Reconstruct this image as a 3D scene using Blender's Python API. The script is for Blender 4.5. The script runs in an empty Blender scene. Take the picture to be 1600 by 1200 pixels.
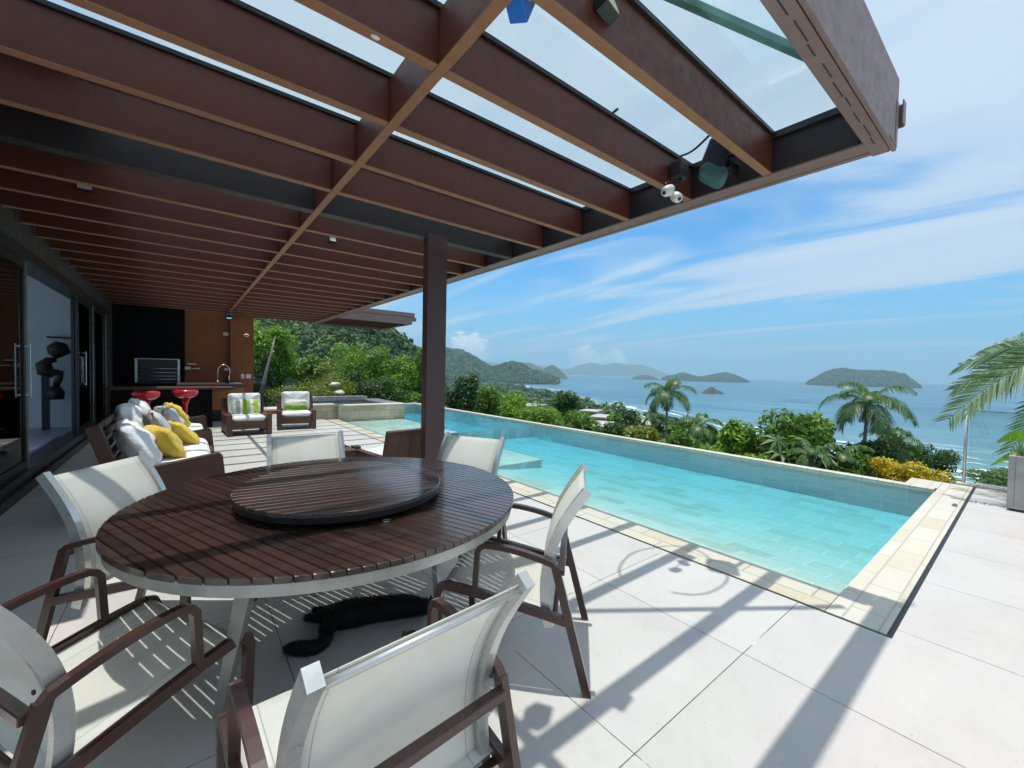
import bpy, bmesh, math, random
import numpy as np
from mathutils import Vector, Matrix, noise as mn
R = math.radians
random.seed(7)
rng = np.random.default_rng(7)
scn = bpy.context.scene
COL = scn.collection

# ------------------------------------------------------------------ camera
CAM = Vector((0, 0, 1.4))
ROT = Matrix(((0.78349927, 0.00193698, -0.62138968),
              (-0.62103751, 0.03624733, -0.78294223),
              (0.02100717, 0.99934097, 0.02960269)))
F = 648.0
cd = bpy.data.cameras.new('camera')
cd.sensor_width = 36; cd.lens = F/1600*36
cd.clip_start = 0.05; cd.clip_end = 40000
cam = bpy.data.objects.new('camera', cd); COL.objects.link(cam)
cam.matrix_world = Matrix.Translation(CAM) @ ROT.to_4x4()
scn.camera = cam

def ray(px, py):
    return ROT @ Vector((px-800, -(py-600), -F))
def at(px, py, v, axis=2):
    d = ray(px, py); t = (v-CAM[axis])/d[axis]
    return CAM + d*t
def deep(px, py, depth):
    return CAM + ray(px, py)*(depth/F)

# ------------------------------------------------------------------ light
SUN_DIR = Vector((0.02, -0.045, -1.0)).normalized()      # the way the light travels
sl = bpy.data.lights.new('sun', 'SUN'); sl.energy = 3.7; sl.angle = R(0.53); sl.color = (1, .955, .89)
so = bpy.data.objects.new('sun', sl); COL.objects.link(so)
so.rotation_euler = SUN_DIR.to_track_quat('-Z', 'Y').to_euler(); so.location = (0, 0, 30)

w = bpy.data.worlds.new('World'); scn.world = w; w.use_nodes = True
nt = w.node_tree; nt.nodes.clear()
def N(t, **k):
    n = nt.nodes.new(t)
    for a, b in k.items(): setattr(n, a, b)
    return n
wo = N('ShaderNodeOutputWorld'); bg = N('ShaderNodeBackground'); bg.inputs[1].default_value = 0.15
sky = N('ShaderNodeTexSky', sky_type='NISHITA', sun_disc=False)
sky.sun_elevation = R(87); sky.sun_rotation = math.atan2(-0.02, 0.045)
sky.altitude = 60; sky.air_density = 1.0; sky.dust_density = 0.25; sky.ozone_density = 3.0
tc = N('ShaderNodeTexCoord'); sep = N('ShaderNodeSeparateXYZ')
nt.links.new(tc.outputs['Generated'], sep.inputs[0])
def M(op, a, b=None, c=None, clamp=False):
    n = N('ShaderNodeMath', operation=op); n.use_clamp = clamp
    for i, v in enumerate((a, b, c)):
        if v is None: continue
        if isinstance(v, (int, float)): n.inputs[i].default_value = v
        else: nt.links.new(v, n.inputs[i])
    return n.outputs[0]
def RAMP(v, stops):
    n = N('ShaderNodeValToRGB'); cr = n.color_ramp
    while len(cr.elements) > 1: cr.elements.remove(cr.elements[-1])
    cr.elements[0].position = stops[0][0]; cr.elements[0].color = (stops[0][1],)*3+(1,)
    for p, c in stops[1:]:
        e = cr.elements.new(p); e.color = (c,)*3+(1,)
    nt.links.new(v, n.inputs[0]); return n.outputs[0]
zc = M('MAXIMUM', sep.outputs[2], 0.0)
den = M('ADD', zc, 0.10)
u_ = M('DIVIDE', sep.outputs[0], den); v_ = M('DIVIDE', sep.outputs[1], den)
cv = N('ShaderNodeCombineXYZ'); nt.links.new(u_, cv.inputs[0]); nt.links.new(v_, cv.inputs[1])
mp = N('ShaderNodeMapping'); mp.inputs['Rotation'].default_value = (0, 0, R(38)); mp.inputs['Scale'].default_value = (0.95, 0.24, 1)
mp.inputs['Location'].default_value = (7.18, 3.19, 0)
nt.links.new(cv.outputs[0], mp.inputs[0])
n1 = N('ShaderNodeTexNoise'); n1.inputs['Scale'].default_value = 1.0; n1.inputs['Detail'].default_value = 9; n1.inputs['Roughness'].default_value = .56; n1.inputs['Distortion'].default_value = 1.5
nt.links.new(mp.outputs[0], n1.inputs['Vector'])
n2 = N('ShaderNodeTexNoise'); n2.inputs['Scale'].default_value = .45; n2.inputs['Detail'].default_value = 3
nt.links.new(cv.outputs[0], n2.inputs['Vector'])
cl = M('ADD', M('MULTIPLY', n1.outputs[0], .75), M('MULTIPLY', n2.outputs[0], .35))
cl = M('ADD', cl, M('MULTIPLY', zc, .24))
cl = M('ADD', cl, M('MULTIPLY', RAMP(zc, [(0, 0), (.25, 0), (.55, 1), (1, 1)]), .10))
cl = RAMP(cl, [(0.54, 0), (0.592, .24), (0.645, .68), (0.73, .88), (1, .92)])
# thin near the horizon
hz = RAMP(zc, [(0.0, 0.0), (0.03, .45), (0.10, 1.0), (1, 1)])
cl = M('MULTIPLY', cl, hz)
# small cumulus just over the horizon
mp2 = N('ShaderNodeMapping'); mp2.inputs['Scale'].default_value = (9, 9, 22)
nt.links.new(tc.outputs['Generated'], mp2.inputs[0])
n3 = N('ShaderNodeTexNoise'); n3.inputs['Scale'].default_value = 5.5; n3.inputs['Detail'].default_value = 8; n3.inputs['Roughness'].default_value = .6
nt.links.new(mp2.outputs[0], n3.inputs['Vector'])
def puff(px, py, rad):
    d = ray(px, py).normalized()
    s = N('ShaderNodeVectorMath', operation='DISTANCE'); nt.links.new(tc.outputs['Generated'], s.inputs[0]); s.inputs[1].default_value = d
    return M('SUBTRACT', 1.0, M('DIVIDE', s.outputs['Value'], rad))
pf = None
for a in ((738, 546, .062), (722, 536, .04), (912, 561, .055), (930, 564, .035), (963, 559, .035)):
    q = puff(*a); pf = q if pf is None else M('MAXIMUM', pf, q)
pf = M('MAXIMUM', pf, 0.0)
cu = M('ADD', M('MULTIPLY', n3.outputs[0], 1.5), M('MULTIPLY', pf, .9))
cu = M('MULTIPLY', RAMP(M('SUBTRACT', cu, .6), [(.0, 0), (.42, 0), (.62, .75), (1, .9)]), RAMP(pf, [(0, 0), (.25, 1), (1, 1)]))
# veil of humid air low in the sky
veil = RAMP(zc, [(0, .92), (0.05, .70), (0.12, .30), (0.24, 0.0)])
def MIX(f, a, b):
    n = N('ShaderNodeMix', data_type='RGBA')
    if isinstance(f, (int, float)): n.inputs[0].default_value = f
    else: nt.links.new(f, n.inputs[0])
    for s, v in ((6, a), (7, b)):
        if isinstance(v, tuple): n.inputs[s].default_value = v
        else: nt.links.new(v, n.inputs[s])
    return n.outputs[2]
base = MIX(1.0, sky.outputs[0], sky.outputs[0])
tint = N('ShaderNodeMix', data_type='RGBA', blend_type='MULTIPLY'); tint.inputs[0].default_value = 1
nt.links.new(sky.outputs[0], tint.inputs[6]); tint.inputs[7].default_value = (.30, .80, 1.04, 1)
c1 = MIX(veil, tint.outputs[2], (1.6, 3.3, 4.9, 1))
c2 = MIX(cl, c1, (4.1, 4.75, 5.4, 1))
c3 = MIX(cu, c2, (7.4, 7.6, 7.8, 1))
nt.links.new(c3, bg.inputs[0]); nt.links.new(bg.outputs[0], wo.inputs[0])

scn.view_settings.view_transform = 'Standard'; scn.view_settings.look = 'None'
scn.view_settings.gamma = 1; scn.view_settings.exposure = 0.25
scn.render.engine = 'CYCLES'
cy = scn.cycles
cy.max_bounces = 10; cy.diffuse_bounces = 6; cy.glossy_bounces = 4; cy.transparent_max_bounces = 24; cy.transmission_bounces = 6
cy.caustics_reflective = False; cy.caustics_refractive = False

# ------------------------------------------------------------------ materials
MATS = {}
class NB:
    """small node builder"""
    def __init__(s, name):
        s.m = bpy.data.materials.new(name); s.m.use_nodes = True
        s.t = s.m.node_tree; s.t.nodes.clear()
        s.out = s.n('ShaderNodeOutputMaterial')
        MATS[name] = s.m
    def n(s, t, **k):
        x = s.t.nodes.new(t)
        for a, b in k.items(): setattr(x, a, b)
        return x
    def l(s, a, b): s.t.links.new(a, b)
    def set(s, sock, v):
        if isinstance(v, bpy.types.NodeSocket): s.l(v, sock)
        elif isinstance(v, tuple) and len(v) == 3 and sock.type == 'RGBA': sock.default_value = v+(1,)
        else: sock.default_value = v
    def math(s, op, a, b=None, c=None, clamp=False):
        x = s.n('ShaderNodeMath', operation=op); x.use_clamp = clamp
        for i, v in enumerate((a, b, c)):
            if v is not None: s.set(x.inputs[i], v)
        return x.outputs[0]
    def mix(s, f, a, b, blend='MIX'):
        x = s.n('ShaderNodeMix', data_type='RGBA', blend_type=blend)
        s.set(x.inputs[0], f); s.set(x.inputs[6], a); s.set(x.inputs[7], b); return x.outputs[2]
    def coord(s, which='Object', scale=(1, 1, 1), rot=(0, 0, 0), loc=(0, 0, 0)):
        c = s.n('ShaderNodeTexCoord'); m = s.n('ShaderNodeMapping')
        m.inputs['Scale'].default_value = scale; m.inputs['Rotation'].default_value = rot; m.inputs['Location'].default_value = loc
        s.l(c.outputs[which], m.inputs[0]); return m.outputs[0]
    def pos(s, scale=(1, 1, 1), rot=(0, 0, 0), loc=(0, 0, 0)):
        c = s.n('ShaderNodeNewGeometry'); m = s.n('ShaderNodeMapping')
        m.inputs['Scale'].default_value = scale; m.inputs['Rotation'].default_value = rot; m.inputs['Location'].default_value = loc
        s.l(c.outputs['Position'], m.inputs[0]); return m.outputs[0]
    def noise(s, vec, scale=5, detail=4, rough=.5, dist=0):
        x = s.n('ShaderNodeTexNoise'); x.inputs['Scale'].default_value = scale; x.inputs['Detail'].default_value = detail
        x.inputs['Roughness'].default_value = rough; x.inputs['Distortion'].default_value = dist
        s.l(vec, x.inputs['Vector']); return x.outputs[0]
    def ramp(s, v, stops):
        x = s.n('ShaderNodeValToRGB'); cr = x.color_ramp
        cr.elements[0].position = stops[0][0]; c = stops[0][1]; cr.elements[0].color = ((c,)*3 if isinstance(c, (int, float)) else c)+(1,)
        cr.elements[1].position = stops[-1][0]; c = stops[-1][1]; cr.elements[1].color = ((c,)*3 if isinstance(c, (int, float)) else c)+(1,)
        for p, c in stops[1:-1]:
            e = cr.elements.new(p); e.color = ((c,)*3 if isinstance(c, (int, float)) else c)+(1,)
        s.l(v, x.inputs[0]); return x.outputs[0]
    def bump(s, h, strength=.3, dist=.01):
        x = s.n('ShaderNodeBump'); x.inputs['Strength'].default_value = strength; x.inputs['Distance'].default_value = dist
        s.l(h, x.inputs['Height']); return x.outputs[0]
    def bsdf(s, color, rough=.5, metal=0, normal=None, **k):
        b = s.n('ShaderNodeBsdfPrincipled'); s.set(b.inputs['Base Color'], color); s.set(b.inputs['Roughness'], rough); s.set(b.inputs['Metallic'], metal)
        if normal is not None: s.l(normal, b.inputs['Normal'])
        for a, v in k.items(): s.set(b.inputs[a.replace('_', ' ')], v)
        return b.outputs[0]
    def done(s, sh): s.l(sh, s.out.inputs[0]); return s.m

def simple(name, col, rough=.5, metal=0, var=.12, scale=6, bump=.0, bscale=60, bdist=.002, **k):
    b = NB(name); v = b.coord('Object')
    n = b.noise(v, scale, 5, .6)
    lo = tuple(max(0, c*(1-var)) for c in col); hi = tuple(min(1, c*(1+var)) for c in col)
    c = b.ramp(n, [(.3, lo), (.7, hi)])
    nrm = b.bump(b.noise(v, bscale, 3), bump, bdist) if bump else None
    rr = b.ramp(b.noise(v, scale*2.3, 3), [(.3, max(0, rough*.85)), (.7, min(1, rough*1.15))])
    return b.done(b.bsdf(c, rr, metal, nrm, **k))

# terrace tiles
b = NB('terrace_stone')
def grid_lines(b, step, x0, y0, wdt):
    p = b.pos(); s = b.n('ShaderNodeSeparateXYZ'); b.l(p, s.inputs[0])
    ls = []; ids = []
    for i, o in ((0, x0), (1, y0)):
        a = b.math('DIVIDE', b.math('SUBTRACT', s.outputs[i], o), step)
        fr = b.math('FRACT', a); ids.append(b.math('FLOOR', a))
        d = b.math('MINIMUM', fr, b.math('SUBTRACT', 1.0, fr))
        ls.append(b.math('LESS_THAN', d, wdt/step/2))
    return b.math('MAXIMUM', ls[0], ls[1]), ids
ln, ids = grid_lines(b, .915, 2.218, .868, .0045)
cid = b.n('ShaderNodeCombineXYZ'); b.l(ids[0], cid.inputs[0]); b.l(ids[1], cid.inputs[1])
wn = b.n('ShaderNodeTexWhiteNoise'); b.l(cid.outputs[0], wn.inputs[0])
p = b.pos()
n_ = b.math('ADD', b.math('MULTIPLY', b.noise(p, 1.3, 6, .65), .7), b.math('MULTIPLY', b.noise(p, 22, 4, .7), .3))
c = b.ramp(n_, [(.32, (.51, .485, .465)), (.5, (.57, .545, .525)), (.68, (.61, .59, .57))])
tv = b.ramp(wn.outputs[0], [(0, (.87, .855, .85)), (1, (.97, .965, .96))])
c = b.mix(1.0, c, tv, 'MULTIPLY')
spk = b.ramp(b.noise(p, 38, 1, .4), [(.22, 1), (.25, 0)])
c = b.mix(b.math('MULTIPLY', spk, .35), c, (.3, .27, .23))
stain = b.ramp(b.noise(p, .9, 5, .75, .6), [(.55, 0), (.75, 1)])
c = b.mix(b.math('MULTIPLY', stain, .22), c, (.46, .43, .38))
grout = b.ramp(b.noise(p, 3.5, 5, .7), [(.52, (.10, .09, .085)), (.60, (.30, .28, .26)), (.66, (.72, .71, .69))])
c = b.mix(ln, c, grout)
nm = b.bump(b.math('SUBTRACT', b.noise(p, 90, 3, .7), b.math('MULTIPLY', ln, 3)), .12, .002)
b.done(b.bsdf(c, b.ramp(b.noise(p, 5, 4), [(.3, .42), (.7, .6)]), 0, nm))

# sandstone coping / pool tiles, brick pattern from world position
def stone_tiles(name, tw, th, cols, mortar, rough=.55, rot=0, plane='xy', msize=.006, bumpk=.2):
    b = NB(name)
    if plane == 'xy': p = b.pos(rot=(0, 0, rot))
    else:
        q = b.pos(); s = b.n('ShaderNodeSeparateXYZ'); b.l(q, s.inputs[0]); cc = b.n('ShaderNodeCombineXYZ')
        b.l(b.math('ADD', s.outputs[0], s.outputs[1]), cc.inputs[0]); b.l(s.outputs[2], cc.inputs[1]); p = cc.outputs[0]
    br = b.n('ShaderNodeTexBrick')
    if name == 'pool_tile':
        wv = b.n('ShaderNodeTexNoise'); wv.inputs['Scale'].default_value = 2.6; wv.inputs['Detail'].default_value = 2; b.l(b.pos(), wv.inputs['Vector'])
        o1 = b.n('ShaderNodeVectorMath', operation='SUBTRACT'); b.l(wv.outputs['Color'], o1.inputs[0]); o1.inputs[1].default_value = (.5, .5, .5)
        o2 = b.n('ShaderNodeVectorMath', operation='SCALE'); b.l(o1.outputs[0], o2.inputs[0]); o2.inputs['Scale'].default_value = .07
        o3 = b.n('ShaderNodeVectorMath', operation='ADD'); b.l(p, o3.inputs[0]); b.l(o2.outputs[0], o3.inputs[1]); p = o3.outputs[0]
    b.l(p, br.inputs['Vector'])
    br.inputs['Color1'].default_value = (0, 0, 0, 1); br.inputs['Color2'].default_value = (1, 1, 1, 1); br.inputs['Mortar'].default_value = (.5, .5, .5, 1)
    br.inputs['Scale'].default_value = 1; br.inputs['Mortar Size'].default_value = msize; br.inputs['Mortar Smooth'].default_value = .1
    br.inputs['Brick Width'].default_value = tw; br.inputs['Row Height'].default_value = th; br.inputs['Bias'].default_value = 0
    w3 = b.pos()
    nz = b.noise(b.pos(scale=(1, 3.2, 3.2)), 3.0, 6, .65, .8)
    v = b.math('ADD', b.math('MULTIPLY', br.outputs['Color'], .62), b.math('MULTIPLY', nz, .38))
    c = b.ramp(v, cols)
    fine = b.noise(w3, 35, 5, .7)
    c = b.mix(b.math('MULTIPLY', fine, .22), c, tuple(x*.7 for x in cols[0][1]))
    c = b.mix(br.outputs['Fac'], c, mortar)
    h = b.math('SUBTRACT', b.math('MULTIPLY', fine, .4), br.outputs['Fac'])
    return b.done(b.bsdf(c, rough, 0, b.bump(h, bumpk, .004)))
stone_tiles('coping_stone', .42, .21, [(.16, (.52, .42, .25)), (.30, (.56, .50, .39)), (.58, (.60, .56, .46)), (.8, (.55, .52, .44))], (.34, .31, .26), rot=R(90))
stone_tiles('coping_stone_end', .46, .163, [(.12, (.53, .47, .36)), (.38, (.58, .54, .44)), (.6, (.62, .58, .50)), (.85, (.57, .54, .47))], (.42, .38, .32), rot=0)
stone_tiles('tub_stone', .3, .2, [(.15, (.36, .31, .20)), (.4, (.48, .44, .31)), (.62, (.56, .52, .39)), (.85, (.62, .57, .44))], (.33, .29, .2), plane='v')
stone_tiles('pool_tile', .40, .25, [(.18, (.54, .52, .41)), (.36, (.63, .62, .51)), (.52, (.70, .70, .61)), (.68, (.61, .63, .54)), (.85, (.75, .75, .67))], (.80, .80, .74), rot=R(90), bumpk=.05, msize=.005)
stone_tiles('pool_wall_tile', .5, .25, [(.2, (.42, .50, .48)), (.4, (.50, .58, .55)), (.6, (.56, .62, .58)), (.85, (.46, .54, .52))], (.62, .68, .65), plane='v', bumpk=.05)

# water
def water(name, absorb, dens, bscale=2.6, bstr=.30):
    b = NB(name)
    p = b.pos(scale=(1, 1.4, 1))
    h = b.math('ADD', b.noise(p, bscale, 3, .5, .4), b.math('MULTIPLY', b.noise(p, bscale*4, 2, .5), .25))
    nm = b.bump(h, bstr, .08)
    fr = b.n('ShaderNodeFresnel'); fr.inputs['IOR'].default_value = 1.33; b.l(nm, fr.inputs['Normal'])
    tr = b.n('ShaderNodeBsdfTransparent'); gl = b.n('ShaderNodeBsdfGlossy'); gl.inputs['Roughness'].default_value = .03; b.l(nm, gl.inputs['Normal'])
    mx = b.n('ShaderNodeMixShader'); b.l(b.math('MULTIPLY', fr.outputs[0], .8), mx.inputs[0]); b.l(tr.outputs[0], mx.inputs[1]); b.l(gl.outputs[0], mx.inputs[2])
    va = b.n('ShaderNodeVolumeAbsorption'); va.inputs['Color'].default_value = absorb+(1,); va.inputs['Density'].default_value = dens
    b.l(va.outputs[0], b.out.inputs['Volume'])
    return b.done(mx.outputs[0])
water('pool_water', (.02, .79, .90), 1.15)
water('tub_water', (.05, .80, .88), .9)

b = NB('sea_water')
p = b.pos()
h = b.math('ADD', b.noise(b.pos(scale=(1, .45, 1), rot=(0, 0, R(20))), .09, 5, .6), b.math('MULTIPLY', b.noise(p, .35, 4, .6), .4))
nm = b.bump(h, .5, 1.6)
n_ = b.noise(b.pos(scale=(1, .3, 1), rot=(0, 0, R(15))), .008, 6, .65, .6)
rip = b.noise(b.pos(scale=(1, .28, 1), rot=(0, 0, R(8))), .045, 6, .7, .3)
c = b.ramp(b.math('ADD', b.math('MULTIPLY', n_, .55), b.math('MULTIPLY', rip, .45)), [(.38, (.022, .095, .165)), (.5, (.048, .155, .225)), (.62, (.105, .245, .315))])
s = b.n('ShaderNodeVectorMath', operation='LENGTH'); b.l(p, s.inputs[0])
sh = b.ramp(b.math('DIVIDE', s.outputs['Value'], 3000.0), [(.11, .9), (.17, .55), (.26, .2), (.4, .0)])
c = b.mix(sh, c, (.14, .29, .33))
fo = b.noise(b.pos(scale=(1, .16, 1), rot=(0, 0, R(-4))), .042, 7, .72, .5)
foam = b.math('MULTIPLY', b.ramp(fo, [(.55, 0), (.60, 1)]), b.ramp(b.math('DIVIDE', s.outputs['Value'], 3000.0), [(.12, 1), (.165, .8), (.20, .12), (.26, 0)]))
c = b.mix(b.math('MULTIPLY', foam, .85), c, (.78, .80, .80))
b.done(b.bsdf(c, .32, 0, nm, IOR=1.33, Specular_IOR_Level=.35))

b = NB('surf_foam')
p = b.pos(scale=(1, .35, 1))
a = b.ramp(b.noise(p, .12, 8, .72, .8), [(.38, 0), (.48, 1)])
tr = b.n('ShaderNodeBsdfTransparent'); mx = b.n('ShaderNodeMixShader'); b.l(a, mx.inputs[0]); b.l(tr.outputs[0], mx.inputs[1]); b.l(b.bsdf((.8, .82, .82), .7), mx.inputs[2]); b.done(mx.outputs[0])
simple('sand', (.62, .54, .44), .9, scale=.02)
simple('wet_sand', (.34, .30, .25), .5, scale=.02)
simple('rock', (.050, .043, .040), .9, var=.6, scale=.08)

# weathered painted steel of the pergola
def steel(name, col, patch, rough=.5, k=.5, sc=1.6):
    b = NB(name); p = b.pos()
    n1 = b.noise(p, sc, 7, .68, .6); n2 = b.noise(p, sc*9, 5, .75)
    c = b.mix(b.math('MULTIPLY', b.ramp(n1, [(.38, 0), (.68, 1)]), k), col, patch)
    c = b.mix(b.math('MULTIPLY', b.ramp(n2, [(.45, 0), (.75, 1)]), .25), c, tuple(x*.6 for x in col))
    nm = b.bump(b.math('ADD', b.noise(p, 55, 4, .7), b.math('MULTIPLY', n1, 2)), .12, .003)
    return b.done(b.bsdf(c, b.ramp(n2, [(.3, rough*.8), (.7, min(1, rough*1.3))]), 0, nm))
steel('pergola_wood', (.088, .020, .009), (.125, .038, .013), .45, .5)
steel('beam_edge_lit', (.30, .145, .07), (.24, .10, .045), .6, .6)  # orange-brown undersides, lightened for the bounce off the sunlit floor
steel('pergola_steel_dark', (.018, .012, .013), (.028, .016, .016), .5)
steel('pergola_steel', (.24, .15, .14), (.17, .10, .085), .45, .7)
steel('post_paint', (.085, .040, .038), (.07, .034, .032), .36)
simple('rubber_black', (.012, .012, .014), .45)
simple('ceiling_wood', (.05, .022, .015), .6, var=.3, scale=3)
simple('wall_black', (.0035, .003, .003), .7, var=.3, Specular_IOR_Level=.15)
simple('wall_dark', (.05, .04, .036), .8, var=.2, scale=4)  # even dark brown-grey of the door wall
steel('wall_brown', (.30, .095, .035), (.23, .070, .028), .75, .7, 1.2)
simple('wall_white', (.62, .66, .70), .8, var=.04)
simple('concrete', (.36, .35, .33), .8, var=.22, scale=4, bump=.3)
simple('frame_dark', (.022, .023, .024), .35, var=.2)
simple('frame_light', (.42, .40, .36), .3, .8, var=.2)
simple('door_chrome', (.7, .7, .68), .22, 1.0, var=.05)
simple('plastic_white', (.75, .74, .70), .4, var=.05)
simple('plastic_black', (.012, .012, .013), .3, var=.1)
simple('speaker_teal', (.03, .10, .10), .5, var=.2)
simple('speaker_dark', (.008, .012, .022), .5, var=.2)
simple('blue_paint', (.01, .16, .62), .4, var=.1)
simple('lens_dark', (.01, .01, .012), .12, var=.05)
simple('lamp_glass', (.55, .58, .45), .25, var=.1)
simple('teal_metal', (.10, .22, .18), .6, var=.25)
simple('stool_red', (.55, .004, .015), .22, var=.08, Coat_Weight=.6, Coat_Roughness=.1)
simple('statue_brown', (.02, .01, .01), .5)
simple('counter_stone', (.07, .055, .045), .3, var=.3, scale=20)
simple('rug_blue', (.45, .50, .66), .95, var=.06)
simple('house_floor', (.34, .37, .36), .35, var=.08)
simple('cushion_white', (.76, .76, .76), .92, var=.05, scale=8, bump=.5, bscale=14, bdist=.02, Sheen_Weight=.2)
simple('pillow_white', (.84, .85, .87), .9, var=.06, scale=6, bump=.8, bscale=9, bdist=.03, Sheen_Weight=.2)
simple('frame_brown', (.058, .024, .019), .30, var=.06, scale=3, Coat_Weight=.35, Coat_Roughness=.2)
simple('alu', (.62, .62, .60), .30, .75, var=.12, scale=7)
simple('alu_matte', (.40, .40, .37), .45, .6, var=.28, scale=5)
simple('strap_edge', (.70, .70, .68), .7, var=.05)
simple('bark', (.13, .10, .075), .9, var=.4, scale=8, bump=.8, bscale=20, bdist=.02)
simple('bark_grey', (.20, .18, .15), .9, var=.35, scale=6, bump=.8, bscale=20, bdist=.02)
simple('house_white', (.50, .49, .46), .85, var=.1, scale=.5)
simple('house_roof', (.42, .40, .37), .9, var=.25, scale=.5)
simple('window_dark', (.03, .035, .04), .2)

def wood(name, dark, light, rough, axis_rot=0, coat=0, sc=1.0):
    b = NB(name)
    v = b.coord('Object', scale=(1.2*sc, 14*sc, 14*sc), rot=(0, 0, axis_rot))
    g = b.noise(v, 2.2, 8, .65, .5); big = b.noise(b.coord('Object', scale=(.8, 3, 3), rot=(0, 0, axis_rot)), 1.5, 4, .6)
    gi = b.n('ShaderNodeNewGeometry')
    r_ = b.math('MULTIPLY', b.math('SUBTRACT', gi.outputs['Random Per Island'], .5), .24)
    t = b.math('ADD', b.math('ADD', b.math('MULTIPLY', g, .65), b.math('MULTIPLY', big, .35)), r_)
    c = b.ramp(t, [(.25, dark), (.72, light)])
    nm = b.bump(g, .18, .003)
    return b.done(b.bsdf(c, b.ramp(g, [(.3, rough*.8), (.7, rough*1.35)]), 0, nm, Coat_Weight=coat, Coat_Roughness=.12))
wood('table_wood', (.012, .006, .005), (.056, .027, .020), .30, R(70), .8)
wood('susan_wood', (.016, .009, .008), (.07, .036, .03), .26, R(8), .85)
wood('sofa_wood', (.030, .012, .008), (.11, .045, .028), .5)
wood('armchair_wood', (.05, .02, .012), (.15, .065, .038), .5)
wood('cabinet_wood', (.28, .10, .018), (.50, .22, .05), .45, R(90), 0, .6)

# sling fabric: fine mesh that lets a little light through
b = NB('sling')
p = b.coord('Object'); nz = b.noise(p, 5, 6, .7)
c = b.ramp(nz, [(.3, (.80, .79, .73)), (.7, (.88, .87, .83))])
sp_ = b.n('ShaderNodeSeparateXYZ'); b.l(p, sp_.inputs[0]); ax = b.math('ABSOLUTE', sp_.outputs[0])
seam = b.math('LESS_THAN', b.math('ABSOLUTE', b.math('SUBTRACT', ax, .205)), .0018)
hem = b.math('GREATER_THAN', ax, .205)
c = b.mix(b.math('MULTIPLY', hem, .35), c, (.93, .93, .92)); c = b.mix(b.math('MULTIPLY', seam, .6), c, (.42, .41, .38))
grime = b.ramp(b.noise(p, 2.2, 5, .7), [(.52, 0), (.75, 1)]); c = b.mix(b.math('MULTIPLY', grime, .22), c, (.60, .56, .48))
wx = b.n('ShaderNodeTexWave'); wx.inputs['Scale'].default_value = 95; b.l(p, wx.inputs['Vector']); wz = b.n('ShaderNodeTexWave', bands_direction='Z'); wz.inputs['Scale'].default_value = 95; b.l(p, wz.inputs['Vector'])
wv_ = b.bump(b.math('ADD', b.math('ADD', wx.outputs['Fac'], wz.outputs['Fac']), b.math('MULTIPLY', nz, 2)), .25, .002)
df = b.n('ShaderNodeBsdfDiffuse'); b.l(c, df.inputs[0]); b.l(wv_, df.inputs['Normal']); tl = b.n('ShaderNodeBsdfTranslucent'); b.l(c, tl.inputs[0])
tr = b.n('ShaderNodeBsdfTransparent')
m1 = b.n('ShaderNodeMixShader'); m1.inputs[0].default_value = .42; b.l(df.outputs[0], m1.inputs[1]); b.l(tl.outputs[0], m1.inputs[2])
m2 = b.n('ShaderNodeMixShader'); m2.inputs[0].default_value = .10; b.l(m1.outputs[0], m2.inputs[1]); b.l(tr.outputs[0], m2.inputs[2])
b.done(m2.outputs[0])

def glass(name, tintc, refl=1.0, rough=.0):
    b = NB(name); fr = b.n('ShaderNodeFresnel'); fr.inputs['IOR'].default_value = 1.5
    tr = b.n('ShaderNodeBsdfTransparent'); tr.inputs[0].default_value = tintc+(1,)
    gl = b.n('ShaderNodeBsdfGlossy'); gl.inputs['Roughness'].default_value = rough
    mx = b.n('ShaderNodeMixShader'); b.l(b.math('MULTIPLY', fr.outputs[0], refl), mx.inputs[0]); b.l(tr.outputs[0], mx.inputs[1]); b.l(gl.outputs[0], mx.inputs[2])
    return b.done(mx.outputs[0])
glass('roof_glass', (.96, .985, .975), .10)
glass('fence_glass', (.86, .93, .92), .8)
glass('door_glass', (.42, .50, .50), 1.0)

# fabrics with stripes
def striped(name, bands, axis=0, freq=1.0):
    b = NB(name); c0 = b.n('ShaderNodeTexCoord'); s = b.n('ShaderNodeSeparateXYZ'); b.l(c0.outputs['Object'], s.inputs[0])
    t = b.math('FRACT', b.math('ADD', b.math('MULTIPLY', s.outputs[axis], freq), 10.5))
    x = b.n('ShaderNodeValToRGB'); cr = x.color_ramp; cr.interpolation = 'CONSTANT'
    cr.elements[0].position = bands[0][0]; cr.elements[0].color = bands[0][1]+(1,)
    cr.elements[1].position = bands[1][0]; cr.elements[1].color = bands[1][1]+(1,)
    for p_, c_ in bands[2:]:
        e = cr.elements.new(p_); e.color = c_+(1,)
    b.l(t, x.inputs[0])
    v = b.coord('Object')
    return b.done(b.bsdf(x.outputs[0], .9, 0, b.bump(b.noise(v, 14, 4), .6, .02), Sheen_Weight=.2))
G1 = (.24, .44, .008); G2 = (.42, .58, .03); WH = (.70, .70, .66); GR = (.34, .34, .33)
striped('stripe_green', [(0, WH), (.12, GR), (.26, WH), (.34, G1), (.56, GR), (.62, WH), (.74, G2), (.92, WH)], 0, 2.0)
striped('stripe_green_low', [(0, WH), (.25, (.45, .50, .42)), (.42, G2), (.5, G1), (.78, (.5, .55, .1)), (.86, G1)], 2, -3.6)
striped('stripe_grey', [(0, (.30, .28, .30)), (.15, (.55, .54, .55)), (.3, (.34, .30, .32)), (.36, (.58, .56, .55)), (.55, (.46, .50, .58)), (.7, (.60, .59, .58)), (.85, (.2, .19, .22))], 0, 2.2)
simple('pillow_yellow', (.74, .50, .06), .9, var=.08, scale=6, bump=.9, bscale=11, bdist=.03, Sheen_Weight=.2)

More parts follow.
